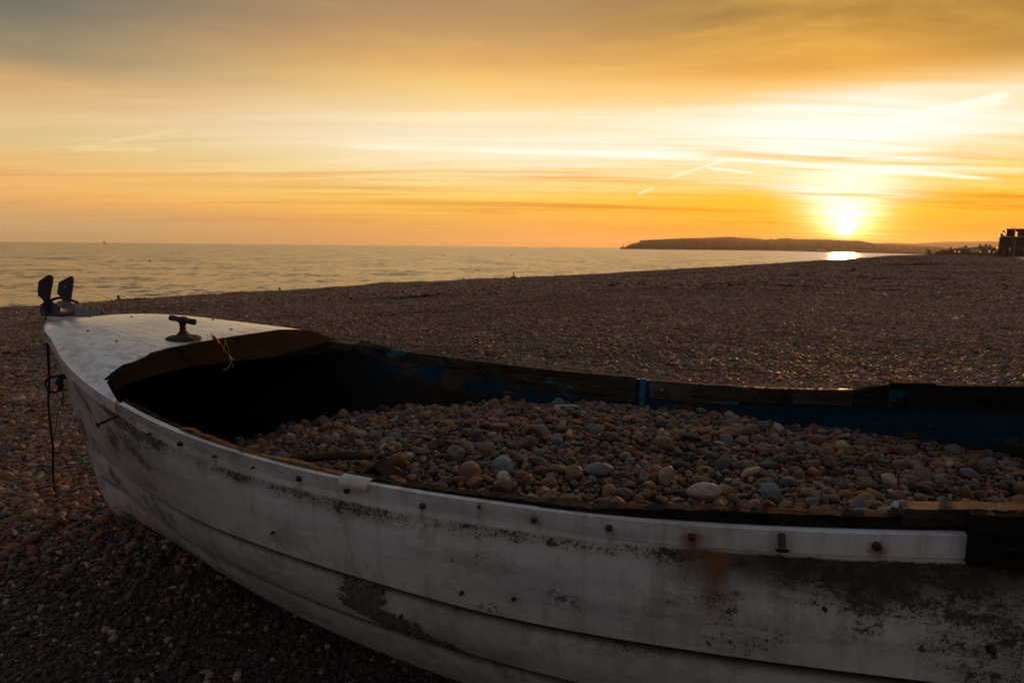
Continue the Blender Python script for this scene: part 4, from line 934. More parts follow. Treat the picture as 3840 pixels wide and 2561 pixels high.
PA = [patch_mesh(.5, .026, .0150, 1, 20 + i) for i in range(5)]
spread('near_shingle', 6.4, 24, .72, proto_collection('near_patches', PA, M['shingle']), 5)
PB = [patch_mesh(2.0, .062, .034, 1, 30 + i) for i in range(4)]
spread('far_shingle', 21.5, 78, 2.9, proto_collection('far_patches', PB, M['shingle']), 4)
spread('edge_shingle', 76, 290, 2.9, bpy.data.collections['far_patches'], 4, .9, 0, -9, 3.0)
PC = [patch_mesh(6.0, .16, .066, 1, 40 + i) for i in range(3)]
spread('distant_shingle', 66, 235, 8.8, proto_collection('distant_patches', PC, M['shingle']), 3, .82, 0, -99, -6.5)

# ---- pebbles heaped in the boat
def b_in(s, z):
    q = [(f2(s), f1(s)) for s0, f1, f2 in LINES[:4] if s >= s0]; q.sort()
    return float(np.interp(z, [a for a, _ in q], [c_ for _, c_ in q])) - .028
def fill_z(s, y):
    b = max(b_sheer(s) - .06, .1); v = np.clip(y / b, -1, 1)
    mid_ = np.interp(s, [.9, 1.2, 1.5, 2.0, 2.5, 3.0, 3.6, 4.5], [.36, .45, .525, .580, .598, .600, .588, .57])
    fr = np.interp(s, [.9, 1.2, 1.6, 2.0, 2.5, 3.0, 3.6, 4.5], [.36, .43, .47, .525, .545, .548, .530, .50])
    nr = np.interp(s, [.9, 1.2, 1.5, 2.0, 2.5, 3.0, 3.6, 4.5], [.38, .48, .57, .606, .618, .630, .640, .64])
    z = mid_ + (fr - mid_) * max(v, 0) ** 1.6 + (nr - mid_) * max(-v, 0) ** 1.6
    return float(z - .006 + .018 * noise.noise(Vector((s * 4, y * 4, 3))) + .006 * noise.noise(Vector((s * 11, y * 11, 8))))
rows = []
for s in np.linspace(.85, 4.5, 60):
    b = b_in(s, float(np.interp(s, [.9, 1.2, 1.6, 2.0, 4.5], [.36, .43, .50, .54, .54]))) - .004; rows.append([(s, b * v, fill_z(s, b * v) - .018) for v in np.linspace(-1, 1, 24)])
mb = MB(); mb.grid(rows, True, True); bed = link('shingle_bed', mb.mesh('shingle_bed'), M['beach'], None, BOAT, (0, 0, -HEAD)); tag(bed, kind='stuff')
cell = {}; PEB = []
def try_place(s, y, r_, tight):
    gi, gj = int(s / .06), int((y + 1) / .06)
    for a in range(gi - 1, gi + 2):
        for b_ in range(gj - 1, gj + 2):
            for (s2, y2, r2) in cell.get((a, b_), ()):
                if (s - s2) ** 2 + (y - y2) ** 2 < (tight * (r_ + r2)) ** 2: return False
    cell.setdefault((gi, gj), []).append((s, y, r_)); return True
def throw(n_try, r0, r1, tight):
    ss = RNG.uniform(.85, 4.1, n_try); yy = RNG.uniform(-1, 1, n_try); rr = RNG.uniform(r0, r1, n_try)
    for s, v, r_ in zip(ss, yy, rr):
        b = b_in(s, fill_z(s, v * .9 * b_sheer(s))) - .006 - r_ * .8; y = v * b
        if try_place(s, y, r_, tight): PEB.append((s, y, r_))
SPECIAL = [  # s, y, half length, colour, label, shape(flat,long), lift
    (3.092, -.408, .026, (.13, .17, .22), 'smooth blue grey slab pebble standing on edge in the boat', 'slab'),
    (2.935, -.46, .040, (.33, .27, .20), 'largest pale tan flint lying across pebbles amidships', 'long'),
    (2.829, -.394, .027, (.28, .20, .13), 'upright tan oblong pebble standing like a thumb', 'upright'),
    (2.394, -.479, .017, (.52, .50, .46), 'small white barnacle crusted pebble in front of blue stone', 'round'),
    (2.365, -.405, .030, (.15, .185, .22), 'rounded blue grey pebble with pale cap behind white stone', 'round'),
    (2.300, -.492, .031, (.23, .11, .055), 'large rusty brown pebble left of the white barnacled stone', 'round'),
    (3.408, -.313, .024, (.48, .42, .34), 'cream cylinder shaped flint broken square at one end', 'long'),
    (2.643, -.397, .036, (.10, .10, .105), 'long dark grey pebble lying flat amidships', 'long'),
    (3.05, -.60, .028, (.075, .078, .085), 'dark pointed charcoal flint leaning by the gunwale', 'upright')]
for sp in SPECIAL: cell.setdefault((int(sp[0] / .06), int((sp[1] + 1) / .06)), []).append((sp[0], sp[1], sp[2] * .8))
throw(60, .027, .036, 1.05); throw(330, .019, .027, .95); throw(1900, .012, .019, .86); throw(14000, .0075, .0115, .80); throw(36000, .0042, .0070, .80)
cw = Vector((0, 0, 1.24))
PEB.sort(key=lambda p: -(p[2] / (to_world(p[0], p[1], .6) - cw).length))
BIG, REST = PEB[:290], PEB[290:]
S3 = [('round', pebble_mesh('pebble_shape', 3, 500 + i, .86, 1.12)) for i in range(5)] + [('long', pebble_mesh('pebble_shape', 3, 520 + i, .74, 1.5)) for i in range(5)] + [('flat', pebble_mesh('pebble_shape', 3, 540 + i, .58, 1.25)) for i in range(5)]
for k_, me in S3: me.materials.append(M['stone'])
def region(s, y):
    v = y / b_sheer(s)
    a = 'below the deck beam' if s < 1.5 else 'by the driftwood stick' if s < 1.95 else 'behind the torn flake' if s < 2.3 else 'facing the blue rib' if s < 2.75 else 'just aft of the rib' if s < 3.15 else 'beside the raised plank' if s < 3.5 else 'at the far right'
    c_ = 'near gunwale side' if v < -.66 else 'near half' if v < -.33 else 'middle' if v < .1 else 'far half' if v < .5 else 'far side'
    return f'{a}, {c_}'
wts = np.array([.20, .21, .12, .06, .04, .13, .13, .11]); wts /= wts.sum()
DUP = {}
for i, (s, y, r_) in enumerate(BIG):
    kind_, me = S3[int(RNG.integers(0, len(S3)))]; ci_ = int(RNG.choice(8, p=wts)); nm, cc = STONES[ci_]
    j = RNG.uniform(.8, 1.2); o = bpy.data.objects.new('pebble', me); COL.objects.link(o)
    o.location = to_world(s, y, fill_z(s, y) + r_ * .28); o.rotation_euler = (RNG.normal(0, .55), RNG.normal(0, .5), RNG.uniform(0, 6.28))
    el_ = {'round': 1.08, 'long': 1.4, 'flat': 1.2}[kind_]; o.scale = (r_ * el_, r_ * el_ * RNG.uniform(.9, 1.1), r_ * el_)
    o.color = (cc[0] * j, cc[1] * j, cc[2] * j, 1)
    size_ = 'big' if r_ > .0235 else 'medium' if r_ > .0185 else 'smallish'
    lab_ = f'{size_} {kind_} {nm} pebble {region(s, y)}'
    p_ = o.location; DUP.setdefault(lab_, []).append((p_.x / p_.y, o)); tag(o, lab_, 'pebble', 'pebbles heaped in the boat')
ORD = ['leftmost', 'second', 'third', 'fourth', 'fifth', 'sixth', 'seventh', 'eighth']
for lab_, L in DUP.items():
    if len(L) > 1:
        for q_, (_, o) in enumerate(sorted(L, key=lambda e: e[0])): o['label'] = f'{lab_}, ' + ('rightmost' if q_ == len(L) - 1 else ORD[q_] if q_ == 0 else ORD[min(q_, 7)] + ' from left')
for s, y, r_, cc, lab, shp in SPECIAL:
    me = {'slab': S3[11], 'long': S3[6], 'upright': S3[7], 'round': S3[1]}[shp][1]; o = bpy.data.objects.new('pebble', me); COL.objects.link(o)
    up = {'slab': (1.15, .2, .35), 'upright': (.15, -1.35, .3), 'long': (.05, -.12, .1), 'round': (.1, .1, 1.0)}[shp]
    o.rotation_euler = up; o.location = to_world(s, y, fill_z(s, y) + r_ * (.62 if shp in ('slab', 'upright') else .42)); o.scale = (r_ * 1.25,) * 3
    o.color = (*cc, 1); tag(o, lab, 'pebble', 'pebbles heaped in the boat')
n = len(REST); q = np.array(REST)
pos = np.array([to_world(s, y, fill_z(s, y) + r_ * .15 - (.004 if r_ < .0095 else 0)) for s, y, r_ in REST])
rot = np.stack([RNG.normal(0, .55, n), RNG.normal(0, .5, n), RNG.uniform(0, 6.283, n)], 1)
instancer('pebble_fill', pos, rot, q[:, 2:3] * RNG.uniform(1.0, 1.45, (n, 3)), RNG.integers(0, len(SH2), n), SHCOL)

# ---- odds and ends lying in the boat
mb = MB()
A = curve_pts([to_world(1.80, -.64, .628), to_world(1.88, -.625, .640), to_world(1.95, -.60, .648), to_world(2.03, -.565, .640)], 6)
mb.tube(A, list(np.interp(np.linspace(0, 1, len(A)), [0, .2, .7, 1], [.006, .012, .014, .007])), 7)
tag(mb.build('driftwood_stick', M['wood']), 'curved grey driftwood stick lying on pebbles by near gunwale', 'stick')
ob = empty('wood_offcut', to_world(2.11, -.70, .615), -HEAD + .25); tag(ob, 'broken black angular timber offcut wedged by the near gunwale', 'timber')
mb = MB(); mb.prism([(-.075, -.02, -.01), (-.045, -.022, .018), (.0, -.024, .052), (.014, -.024, .050), (.052, -.022, .022), (.085, -.02, -.01)], (.010, .060, .006)); mb.build('block', M['wooddark'], ob)
mb = MB(); mb.prism([(.03, -.045, 0), (.10, -.05, -.01), (.085, .0, -.012), (.04, .01, 0)], (.004, 0, .03)); mb.build('fragment', M['woodrot'], ob)
mb = MB()
rows = []
for i in range(10):
    t_ = i / 9; s = 2.094 + .082 * t_; b = b_sheer(s)
    rows.append([(s, -(b - .015), z_sheer(s) + .010), (s, -(b + .012), z_sheer(s) + .009 - .004 * math.sin(t_ * 9)), (s, -(b + .020), z_sheer(s) - .012 + .003 * math.sin(t_ * 13)), (s, -(b + .018), z_sheer(s) - .014)])
mb.grid(rows, True, True); tb(mb.build('laminate_flake', simple('torn_white_laminate', (.58, .56, .53), .8, 0, .15, 60, 1.0, .004), boat), 'torn white flake of laminate curling over the edge')
mb = MB(); mb.tube([to_world(2.22, .60, .552), to_world(2.30, .62, .556), to_world(2.42, .63, .553)], [.004, .005, .003], 6)
tag(mb.build('white_stick', M['hwhite']), 'thin white stick on pebbles by the far side', 'stick')

# ------------------------------------------------------------------ people
def person_body(joints, edges, name='body'):
    """one continuous skinned body from a joint skeleton: joints {name: (x, y, z, radius)}"""
    names = list(joints); me = bpy.data.meshes.new(name); me.from_pydata([joints[k_][:3] for k_ in names], [(names.index(a), names.index(b)) for a, b in edges], [])
    o = bpy.data.objects.new(name, me); COL.objects.link(o)
    md = o.modifiers.new('skin', 'SKIN'); md.use_smooth_shade = True
    if not me.skin_vertices: me.skin_vertices.new()
    for i, k_ in enumerate(names):
        r_ = joints[k_][3]; me.skin_vertices[0].data[i].radius = (r_ if not hasattr(r_, '__len__') else r_[0], r_ if not hasattr(r_, '__len__') else r_[1]); me.skin_vertices[0].data[i].use_root = (k_ == 'pelvis')
    o.modifiers.new('sub', 'SUBSURF').levels = 1
    bpy.context.view_layer.update(); dg_ = bpy.context.evaluated_depsgraph_get(); m2 = bpy.data.meshes.new_from_object(o.evaluated_get(dg_)); bpy.data.objects.remove(o); m2.name = name; return m2
EDG = [('pelvis', 'belly'), ('belly', 'chest'), ('chest', 'neck'), ('neck', 'head'), ('head', 'crown')] + [e for sd in 'lr' for e in (('chest', 'sh' + sd), ('sh' + sd, 'el' + sd), ('el' + sd, 'wr' + sd), ('wr' + sd, 'ha' + sd), ('pelvis', 'hip' + sd), ('hip' + sd, 'kn' + sd), ('kn' + sd, 'an' + sd), ('an' + sd, 'to' + sd))]
def standing(h=1.72, stride=.0, arm=.1):
    k_ = h / 1.72; J = {'pelvis': (0, 0, .94, .135), 'belly': (0, 0, 1.10, .125), 'chest': (0, 0, 1.32, .150), 'neck': (0, 0, 1.47, .058), 'head': (0, .02, 1.58, .092), 'crown': (0, .01, 1.68, .075)}
    for sd, m_ in (('l', -1), ('r', 1)):
        J.update({'sh' + sd: (.19 * m_, 0, 1.39, .066), 'el' + sd: (.24 * m_, -.02 + arm * m_, 1.12, .046), 'wr' + sd: (.25 * m_, .08 + arm * m_, .88, .034), 'ha' + sd: (.25 * m_, .11 + arm * m_, .79, .040),
                  'hip' + sd: (.10 * m_, stride * m_ * .2, .84, .095), 'kn' + sd: (.11 * m_, stride * m_ * .6, .48, .064), 'an' + sd: (.11 * m_, stride * m_, .09, .045), 'to' + sd: (.12 * m_, stride * m_ + .16, .035, .038)})
    return {a: (b[0] * k_, b[1] * k_, b[2] * k_, b[3] * k_) for a, b in J.items()}
def seated(lean=.06):
    J = {'pelvis': (0, 0, .16, .15), 'belly': (0, .0, .32, .14), 'chest': (0, lean, .54, .155), 'neck': (0, lean + .02, .68, .06), 'head': (0, lean + .06, .79, .095), 'crown': (0, lean + .05, .89, .078)}
    for sd, m_ in (('l', -1), ('r', 1)):
        J.update({'sh' + sd: (.19 * m_, lean, .60, .068), 'el' + sd: (.25 * m_, lean + .12, .38, .048), 'wr' + sd: (.16 * m_, lean + .34, .40, .036), 'ha' + sd: (.13 * m_, lean + .41, .42, .042),
                  'hip' + sd: (.11 * m_, .06, .14, .10), 'kn' + sd: (.15 * m_, .46, .40, .07), 'an' + sd: (.14 * m_, .66, .07, .05), 'to' + sd: (.14 * m_, .82, .04, .042)})
    return J
BODY = {'stand': person_body(standing(), EDG), 'walk': person_body(standing(1.68, .22, .14), EDG), 'child': person_body(standing(1.12, .10, .08), EDG), 'seat': person_body(seated(), EDG), 'seat2': person_body(seated(.16), EDG)}
M['jacket'] = simple('dark_jacket', (.022, .022, .028), .9, 0, .3, 3, 0); M['coatb'] = simple('brown_coat', (.05, .035, .028), .9, 0, .3, 3, 0)
def bearing(px_, dist): return px_point(px_, dist), dist
def put(x, y): return (x, y, float(ground(x, y)))
def person(px_, dist, pose, mat, label, face, cap=None, group=None, xy=None):
    x, y = xy if xy else bearing(px_, dist); t_ = empty('person', put(x, y), face); tag(t_, label, 'person', group)
    me = BODY[pose].copy(); b = link('body', me, mat, t_); me.materials.clear(); me.materials.append(mat)
    J = {'stand': (0, .02, 1.60), 'walk': (0, .02, 1.56), 'child': (0, .013, 1.045), 'seat': (0, .12, .81), 'seat2': (0, .22, .81)}[pose]
    if cap == 'hat': MB().lathe([(.17, 0), (.165, .012), (.10, .02), (.098, .09), (.07, .115), (0, .12)], 12, (J[0], J[1], J[2] + .055)).build('hat', M['dark'], t_)
    else: MB().lathe([(.100, -.03), (.104, .03), (.095, .08), (.06, .115), (0, .125)], 12, J).build('hair' if cap == 'hair' else 'hood', M['dark'], t_)
    return t_
SEAWARD = math.atan2(-ND[0], ND[1])
def crest(t_, over):   # a plan point OVER metres seaward of the beach edge at coast position t_
    p = ND * (np.interp(t_, EDGE_T, EDGE_D) + over) + TD * t_; return float(p[0]), float(p[1])
person(0, 0, 'seat', M['jacket'], 'angler in a hooded dark jacket half hidden beyond the shingle edge', SEAWARD, 'hood', xy=crest(25.6, 2.9))
person(0, 0, 'seat2', M['coatb'], 'angler whose dark head just shows over the beach edge', SEAWARD, 'hood', xy=crest(42.0, 3.6))
person(0, 0, 'seat', M['jacket'], 'lone angler in a brimmed hat sitting on the beach edge with a rod', SEAWARD + .5, 'hat', xy=crest(73.2, .1))
person(0, 0, 'seat2', M['coatb'], 'distant person sitting alone on the beach edge below the headland', SEAWARD, 'hair', xy=crest(178, .2))
person(0, 0, 'seat', M['jacket'], 'left of two distant people sitting side by side at the water\'s edge', SEAWARD, 'hair', 'pair sitting by the water', crest(243, .2))
person(0, 0, 'seat', M['coatb'], 'right of two distant people sitting side by side at the water\'s edge', SEAWARD, 'hair', 'pair sitting by the water', crest(249, .2))
person(3459, 176, 'stand', M['paleblue'], 'walker in a pale blue shirt on the skyline of the beach', .3, 'hair')
person(3466, 176, 'walk', M['jacket'], 'walker in dark clothes between the blue shirt and the child', -.6, 'hair')
person(3472, 175, 'child', M['jacket'], 'small dark clad child beside two walkers on the skyline', .2, 'hair')
person(3507, 185, 'seat2', M['coatb'], 'person sitting on the shingle at the low end of the sea wall', 1.0, 'hair')
def rod(name, base, tip, label):
    base, tip = Vector(base), Vector(tip); t_ = empty(name, base); tag(t_, label, 'fishing rod'); d = tip - base
    MB().tube([(0, 0, 0), tuple(d * .5 + Vector((0, 0, .02))), tuple(d)], [.016, .012, .007], 6).build('blank', M['dark'], t_); MB().tube([tuple(d * .02), tuple(d * .14)], .024, 6).build('handle', M['dark'], t_)
x, y = crest(24.9, 2.6); z = float(ground(x, y)); rod('fishing_rod', (x, y, z + .55), (x - 1.75, y - .4, z + 1.42), 'rod slanting out to sea from the hooded angler')
x, y = crest(72.4, .5); z = float(ground(x, y)); rod('fishing_rod', (x, y, z + .1), (x - 1.0, y + .3, z + 2.1), 'rod propped up to the left of the hatted angler')

# ------------------------------------------------------------------ on the water
def sailboat():
    t_ = empty('sailing_boat', (px_point(402, 2400), 2400, SEA_Z), 1.2); tag(t_, 'tiny sailing boat on the horizon at the left', 'sailing boat')
    rows = []
    for i in range(9):
        u = i / 8; w = 1.5 * math.sin(math.pi * min(u * .85 + .15, 1)) ** .7; x = -4.5 + 9 * u
        rows.append([(x, -w, .95 + .25 * u), (x, -w * .7, .1), (x, 0, -.4), (x, w * .7, .1), (x, w, .95 + .25 * u), (x, -w, .95 + .25 * u)])
    mb = MB(); mb.grid(rows, True, True); mb.build('hull', M['hwhite'], t_)
    MB().tube([(.6, 0, .9), (.6, 0, 12.6)], [.12, .07], 6).build('mast', M['dark'], t_)
    mb = MB()
    rows = [[(.5 - (4.2 * (1 - v)) * u, .35 * math.sin(math.pi * u) * (1 - v), 2.0 + 10 * v) for u in (0, .25, .5, .75, 1)] for v in (0, .25, .5, .75, .97)]
    mb.grid(rows, True); mb.build('mainsail', M['dark'], t_)
    rows = [[(.7 + (3.4 * (1 - v)) * u, .3 * math.sin(math.pi * u) * (1 - v), 1.6 + 8.6 * v) for u in (0, .5, 1)] for v in (0, .33, .66, .97)]
    mb = MB(); mb.grid(rows, True); mb.build('jib', M['dark'], t_)
sailboat()
def buoy(px_, py_, rad, mat, label):
    D_ = 5.54 / ((py_ - hor(px_)) / 2560.0); x = px_point(px_, D_); t_ = empty('buoy', (x, D_, SEA_Z)); tag(t_, label, 'buoy', 'buoys moored off the beach')
    MB().lathe([(0, -rad * .6), (rad * .7, -rad * .4), (rad, .1 * rad), (rad * .85, rad * .65), (rad * .4, rad * 1.0), (0, rad * 1.05)], 14).build('float', mat, t_)
    MB().tube([(0, 0, rad), (0, 0, rad * 1.35)], rad * .12, 6).build('ring', M['darkiron'], t_)
buoy(567, 979, .42, M['orange'], 'orange buoy floating nearest the left of the sea')
buoy(1662, 959, .52, M['dark'], 'dark buoy at the middle, left of the hatted angler')
buoy(1915, 959, .52, M['dark'], 'dark buoy directly seaward of the hatted angler')
buoy(2375, 959, .40, M['dark'], 'dark buoy off the breakwater head below the headland')

# breakwater, lighthouse, mast
Db = 2450
bw = empty('breakwater', (px_point(2321, Db), Db, SEA_Z)); tag(bw, 'long low stone breakwater at the foot of the headland', 'breakwater')
L_ = px_point(2740, Db) - px_point(2321, Db)
mb = MB(); mb.prism([(18, -5, -2), (L_, -5 + 90, -2), (L_, 5 + 90, -2), (18, 5, -2)], (0, 0, 6.2)); mb.build('arm', M['bdark'], bw)
mb = MB(); mb.lathe([(13, -2), (11, 6.0), (11, 6.6), (0, 6.6)], 18, (9, 0, 0)); mb.build('pier_head', M['bdark'], bw)
mb = MB(); mb.prism([(20, 3, 4.2), (L_, 3 + 90, 4.2), (L_, 5 + 90, 4.2), (20, 5, 4.2)], (0, 0, 1.2)); mb.build('parapet', M['bdark'], bw)
lh = empty('lighthouse', (px_point(2329, Db), Db, SEA_Z + 6.6)); tag(lh, 'small lighthouse on the end of the breakwater', 'lighthouse')
MB().lathe([(1.9, 0), (1.5, 6.4), (2.0, 6.6), (2.0, 7.0)], 14).build('tower', M['bdark'], lh); MB().lathe([(1.0, 7.0), (1.0, 8.6)], 12).build('lantern', M['glass'], lh); MB().lathe([(1.35, 8.6), (.5, 9.4), (0, 9.9)], 12).build('cap', M['bdark'], lh)
mt = empty('radio_mast', (px_point(2760, 3260), 3260, 44)); tag(mt, 'thin lattice radio mast on top of the headland', 'mast')
mb = MB()
for a in range(3):
    an = a * 2.094; mb.tube([(1.5 * math.cos(an), 1.5 * math.sin(an), 0), (.8 * math.cos(an), .8 * math.sin(an), 29)], .3, 5)
mb.build('leg_frame', M['bdark'], mt)
mb = MB()
for i in range(12):
    z = 2 + i * 2.2; r_ = 1.5 - .7 * z / 29
    for a in range(3): mb.tube([(r_ * math.cos(a * 2.094), r_ * math.sin(a * 2.094), z), (r_ * .95 * math.cos(a * 2.094 + 2.094), r_ * .95 * math.sin(a * 2.094 + 2.094), z + 2.0)], .16, 4)
mb.build('bracing', M['bdark'], mt); MB().tube([(0, 0, 28), (0, 0, 33)], .25, 5).build('aerial', M['bdark'], mt)

# ------------------------------------------------------------------ buildings
def windows(parent, origin, ux, uz, spots, w, h, depth=.08, fm='hwhite'):
    """window parts: a frame with a pane as its sub-part, set on a wall facing away from ux x uz"""
    ux, uz = Vector(ux).normalized(), Vector(uz); nrm = ux.cross(uz).normalized(); o0 = Vector(origin)
    for a, zc in spots:
        c_ = o0 + ux * a + uz * zc; mb = MB()
        for (du, dv, su, sv) in ((0, h / 2, w + .16, .09), (0, -h / 2, w + .16, .09), (-w / 2, 0, .09, h), (w / 2, 0, .09, h), (0, 0, .06, h)):
            p = c_ + ux * du + uz * dv; q = [p + ux * (sx * su / 2) + uz * (sz * sv / 2) for sx, sz in ((-1, -1), (1, -1), (1, 1), (-1, 1))]; mb.prism(q, nrm * depth)
        f = mb.build('window', M[fm], parent)
        q = [c_ + ux * (sx * w / 2) + uz * (sz * h / 2) for sx, sz in ((-1, -1), (1, -1), (1, 1), (-1, 1))]; mb = MB(); mb.prism(q, nrm * .03); mb.build('pane', M['glass'], f)
def hip_house(px0, px1, D_, eave_py, ridge_py, base_z, label, wall, roof, cat='house', chim=(.5,), deep=9.0, name='house'):
    x0, x1 = px_point(px0, D_), px_point(px1, D_); w = x1 - x0
    ze = 1.24 + (hor(px0) - eave_py) / 2560 * D_; zr = 1.24 + (hor(px0) - ridge_py) / 2560 * D_
    t_ = empty(name, ((x0 + x1) / 2, D_ + deep / 2, base_z)); tag(t_, label, cat)
    mb = MB(); mb.box((0, 0, (ze - base_z) / 2), (w * .94, deep * .94, ze - base_z)); mb.build('wall', wall, t_)
    e = ze - base_z; r_ = zr - base_z; hw, hd = w / 2, deep / 2; rl = max(hw - hd * .9, .0)
    mb = MB(); mb.add([(-hw, -hd, e), (hw, -hd, e), (hw, hd, e), (-hw, hd, e), (-rl, 0, r_), (rl, 0, r_), (-hw, -hd, e - .2), (hw, -hd, e - .2), (hw, hd, e - .2), (-hw, hd, e - .2)],
                      [(0, 1, 5, 4), (1, 2, 5), (2, 3, 4, 5), (3, 0, 4), (6, 7, 1, 0), (7, 8, 2, 1), (8, 9, 3, 2), (9, 6, 0, 3), (9, 8, 7, 6)]); rf = mb.build('roof', roof, t_)
    for c_ in chim:
        mb = MB(); mb.box(((c_ - .5) * w * .7, 0, r_ + .15), (.7, .7, 1.5)); mb.build('chimney', M['bwall'], rf)
    nwin = max(2, int(w / 4)); rowsz = [1.5] if e < 4.3 else [1.5, e - 1.3]
    windows(t_, (0, -deep * .47, 0), (1, 0, 0), (0, 0, 1), [((i + .5) / nwin * w * .9 - w * .45, z) for i in range(nwin) for z in rowsz], 1.3, 1.2)
    return t_
hip_house(3536, 3578, 420, 940, 933, -2.6, 'low hipped roof house furthest left behind the sea wall', M['bwall'], M['rooft'], chim=(.75,))
hip_house(3590, 3656, 390, 936, 926, -2.4, 'broad brown roofed house with a chimney behind the sea wall', M['bwall'], M['rooft'], chim=(.55,), deep=12)
hip_house(3662, 3712, 360, 930, 922.5, -2.2, 'white walled house with a flat topped roof next to the dark block', M['hwhite'], M['rooft'], chim=(.2, .85), deep=10)
hip_house(3700, 3738, 330, 932, 926, -2.0, 'smaller pale house half behind the dark apartment block', M['hwhite'], M['rooft'], chim=(.3,), deep=9)
for (a, b_, D_, et, rt, lab) in ((3055, 3087, 1500, 937, 935.4, 'long low white shed at the water\'s edge under the headland'), (3144, 3177, 1330, 941.5, 940, 'second white waterside shed, nearer the setting sun')):
    hip_house(a, b_, D_, et, rt, SEA_Z + 2.0, lab, M['hwhite'], M['hwhite'], 'shed', (), 8, 'waterside_shed')

def kiosk(px0, px1, D_, apex_py, eave_py, label):
    x = px_point((px0 + px1) / 2, D_); w = px_point(px1, D_) - px_point(px0, D_); b = float(ground(x, D_)) ; k_ = 1.24 - b
    za = k_ + (hor(px0) - apex_py) / 2560 * D_; ze = k_ + (hor(px0) - eave_py) / 2560 * D_
    t_ = empty('beach_shelter', (x, D_, b)); tag(t_, label, 'shelter')
    mb = MB(); mb.add([(-w / 2, -w / 2, ze), (w / 2, -w / 2, ze), (w / 2, w / 2, ze), (-w / 2, w / 2, ze), (0, 0, za), (-w / 2, -w / 2, ze - .12), (w / 2, -w / 2, ze - .12), (w / 2, w / 2, ze - .12), (-w / 2, w / 2, ze - .12)], [(0, 1, 4), (1, 2, 4), (2, 3, 4), (3, 0, 4), (5, 6, 1, 0), (6, 7, 2, 1), (7, 8, 3, 2), (8, 5, 0, 3), (8, 7, 6, 5)]); mb.build('roof', M['bdark'], t_)
    for sx, sy in ((-1, -1), (1, -1), (1, 1), (-1, 1)): MB().box((sx * w * .4, sy * w * .4, (ze - .12) / 2), (.12, .12, ze - .12)).build('post', M['bdark'], t_)
    MB().box((0, w * .2, .9), (w * .7, .08, 1.5)).build('screen', M['bwall'], t_)
kiosk(3656, 3682, 172, 934.5, 943, 'smaller pyramid roofed shelter behind the sea wall')
kiosk(3693, 3728, 165, 931, 942, 'larger pyramid roofed shelter behind the sea wall')

# sea wall
wp = [(126.5, 206.0), (102.5, 143.0)]
d_ = Vector((wp[1][0] - wp[0][0], wp[1][1] - wp[0][1], 0)); ln = d_.length; d_.normalize()
z0_, z1_ = float(ground(*wp[0])), float(ground(*wp[1]))
sw = empty('sea_wall', (wp[0][0], wp[0][1], z0_), math.atan2(d_.y, d_.x)); tag(sw, 'long low dark sea wall with a sloping far end below the shelters', 'wall')
sl = (z1_ - z0_) / ln
mb = MB(); mb.prism([(-2.5, .3, -.6), (ln, .3, sl * ln - .6), (ln, .3, sl * ln + 1.02), (0.6, .3, 1.0), (-2.0, .3, .05)], (0, -.5, 0)); mb.build('face', M['bdark'], sw)
mb = MB(); mb.prism([(0.6, .36, 1.0), (ln, .36, sl * ln + 1.02), (ln, .36, sl * ln + 1.12), (0.6, .36, 1.1)], (0, -.62, 0)); mb.build('coping', M['bwall'], sw)
# promenade running past the flats
pr = []
for (x, y) in ((101, 141), (97, 134), (85, 116), (72, 97), (58, 77), (44, 57)):
    pr.append([(x + 1.0, y + .6, float(ground(x, y)) + .14), (x + 1.1, y + .6, float(ground(x, y)) + .18), (x + 12, y - 6, float(ground(x, y)) + .18)])
mb = MB(); mb.grid([[r_[0][:2] + (r_[0][2] - .5,)] + r_ for r_ in pr], False, True); tag(mb.build('promenade_path', M['concrete']), kind='structure')

# dark apartment block at the right
Da = 139.0; g0 = float(ground(px_point(3780, Da), Da)); zz_ = lambda py_: 1.24 + (943.0 - py_) / 2560 * Da
xa = lambda p: px_point(3736, Da) + (px_point(p, Da) - px_point(3736, Da)) * .80
ap = empty('apartment_block', (xa(3736) - .85, Da, g0), -R(35.5)); tag(ap, 'dark flat roofed apartment block beside the promenade', 'apartment block')
def blk(p0, p1, py0, py1, y0, y1, name, mat):
    mb = MB(); z0, z1 = (zz_(py0) - g0 if py0 else -.5), zz_(py1) - g0
    mb.box(((xa(p0) + xa(p1)) / 2 - xa(3736), (y0 + y1) / 2, (z0 + z1) / 2), (xa(p1) - xa(p0), y1 - y0, z1 - z0)); return mb.build(name, mat, ap)
blk(3741, 3960, 0, 890, .9, 12, 'wall', M['bwall'])
blk(3737, 3741, 0, 886, 2.2, 11, 'stair_tower', M['bdark'])
blk(3738, 3962, 890.5, 887, .55, 12.3, 'balcony_slab', M['concrete'])
blk(3744, 3757, 886.5, 866, 2.4, 9, 'roof_turret', M['bdark'])
blk(3737.5, 3745, 886.5, 878, 3.0, 8, 'roof_turret', M['bdark'])
blk(3762, 3960, 886.8, 862.2, 2.0, 12, 'penthouse_wall', M['bdark'])
blk(3759.5, 3962, 862, 859.6, 1.4, 12.4, 'roof', M['bdark'])
blk(3806, 3930, 883, 874, 1.90, 1.985, 'balcony_recess', M['glass'])
for p in range(3764, 3960, 6): blk(p - .35, p + .35, 886.8, 882, .66, .72, 'baluster', M['bdark'])
blk(3762, 3960, 882, 881.2, .64, .74, 'handrail', M['bdark'])
sp_ = [(xa(p) - xa(3736), z) for p in (3749, 3759, 3789, 3801, 3813, 3825, 3838, 3852) for z in (1.15, 2.85)]
windows(ap, (0, .9, 0), (1, 0, 0), (0, 0, 1), sp_, .5, .8, .06, 'bdark')
for p in (3766, 3780): blk(p, p + 5, 0, 930, .82, .896, 'door', M['bdark'])
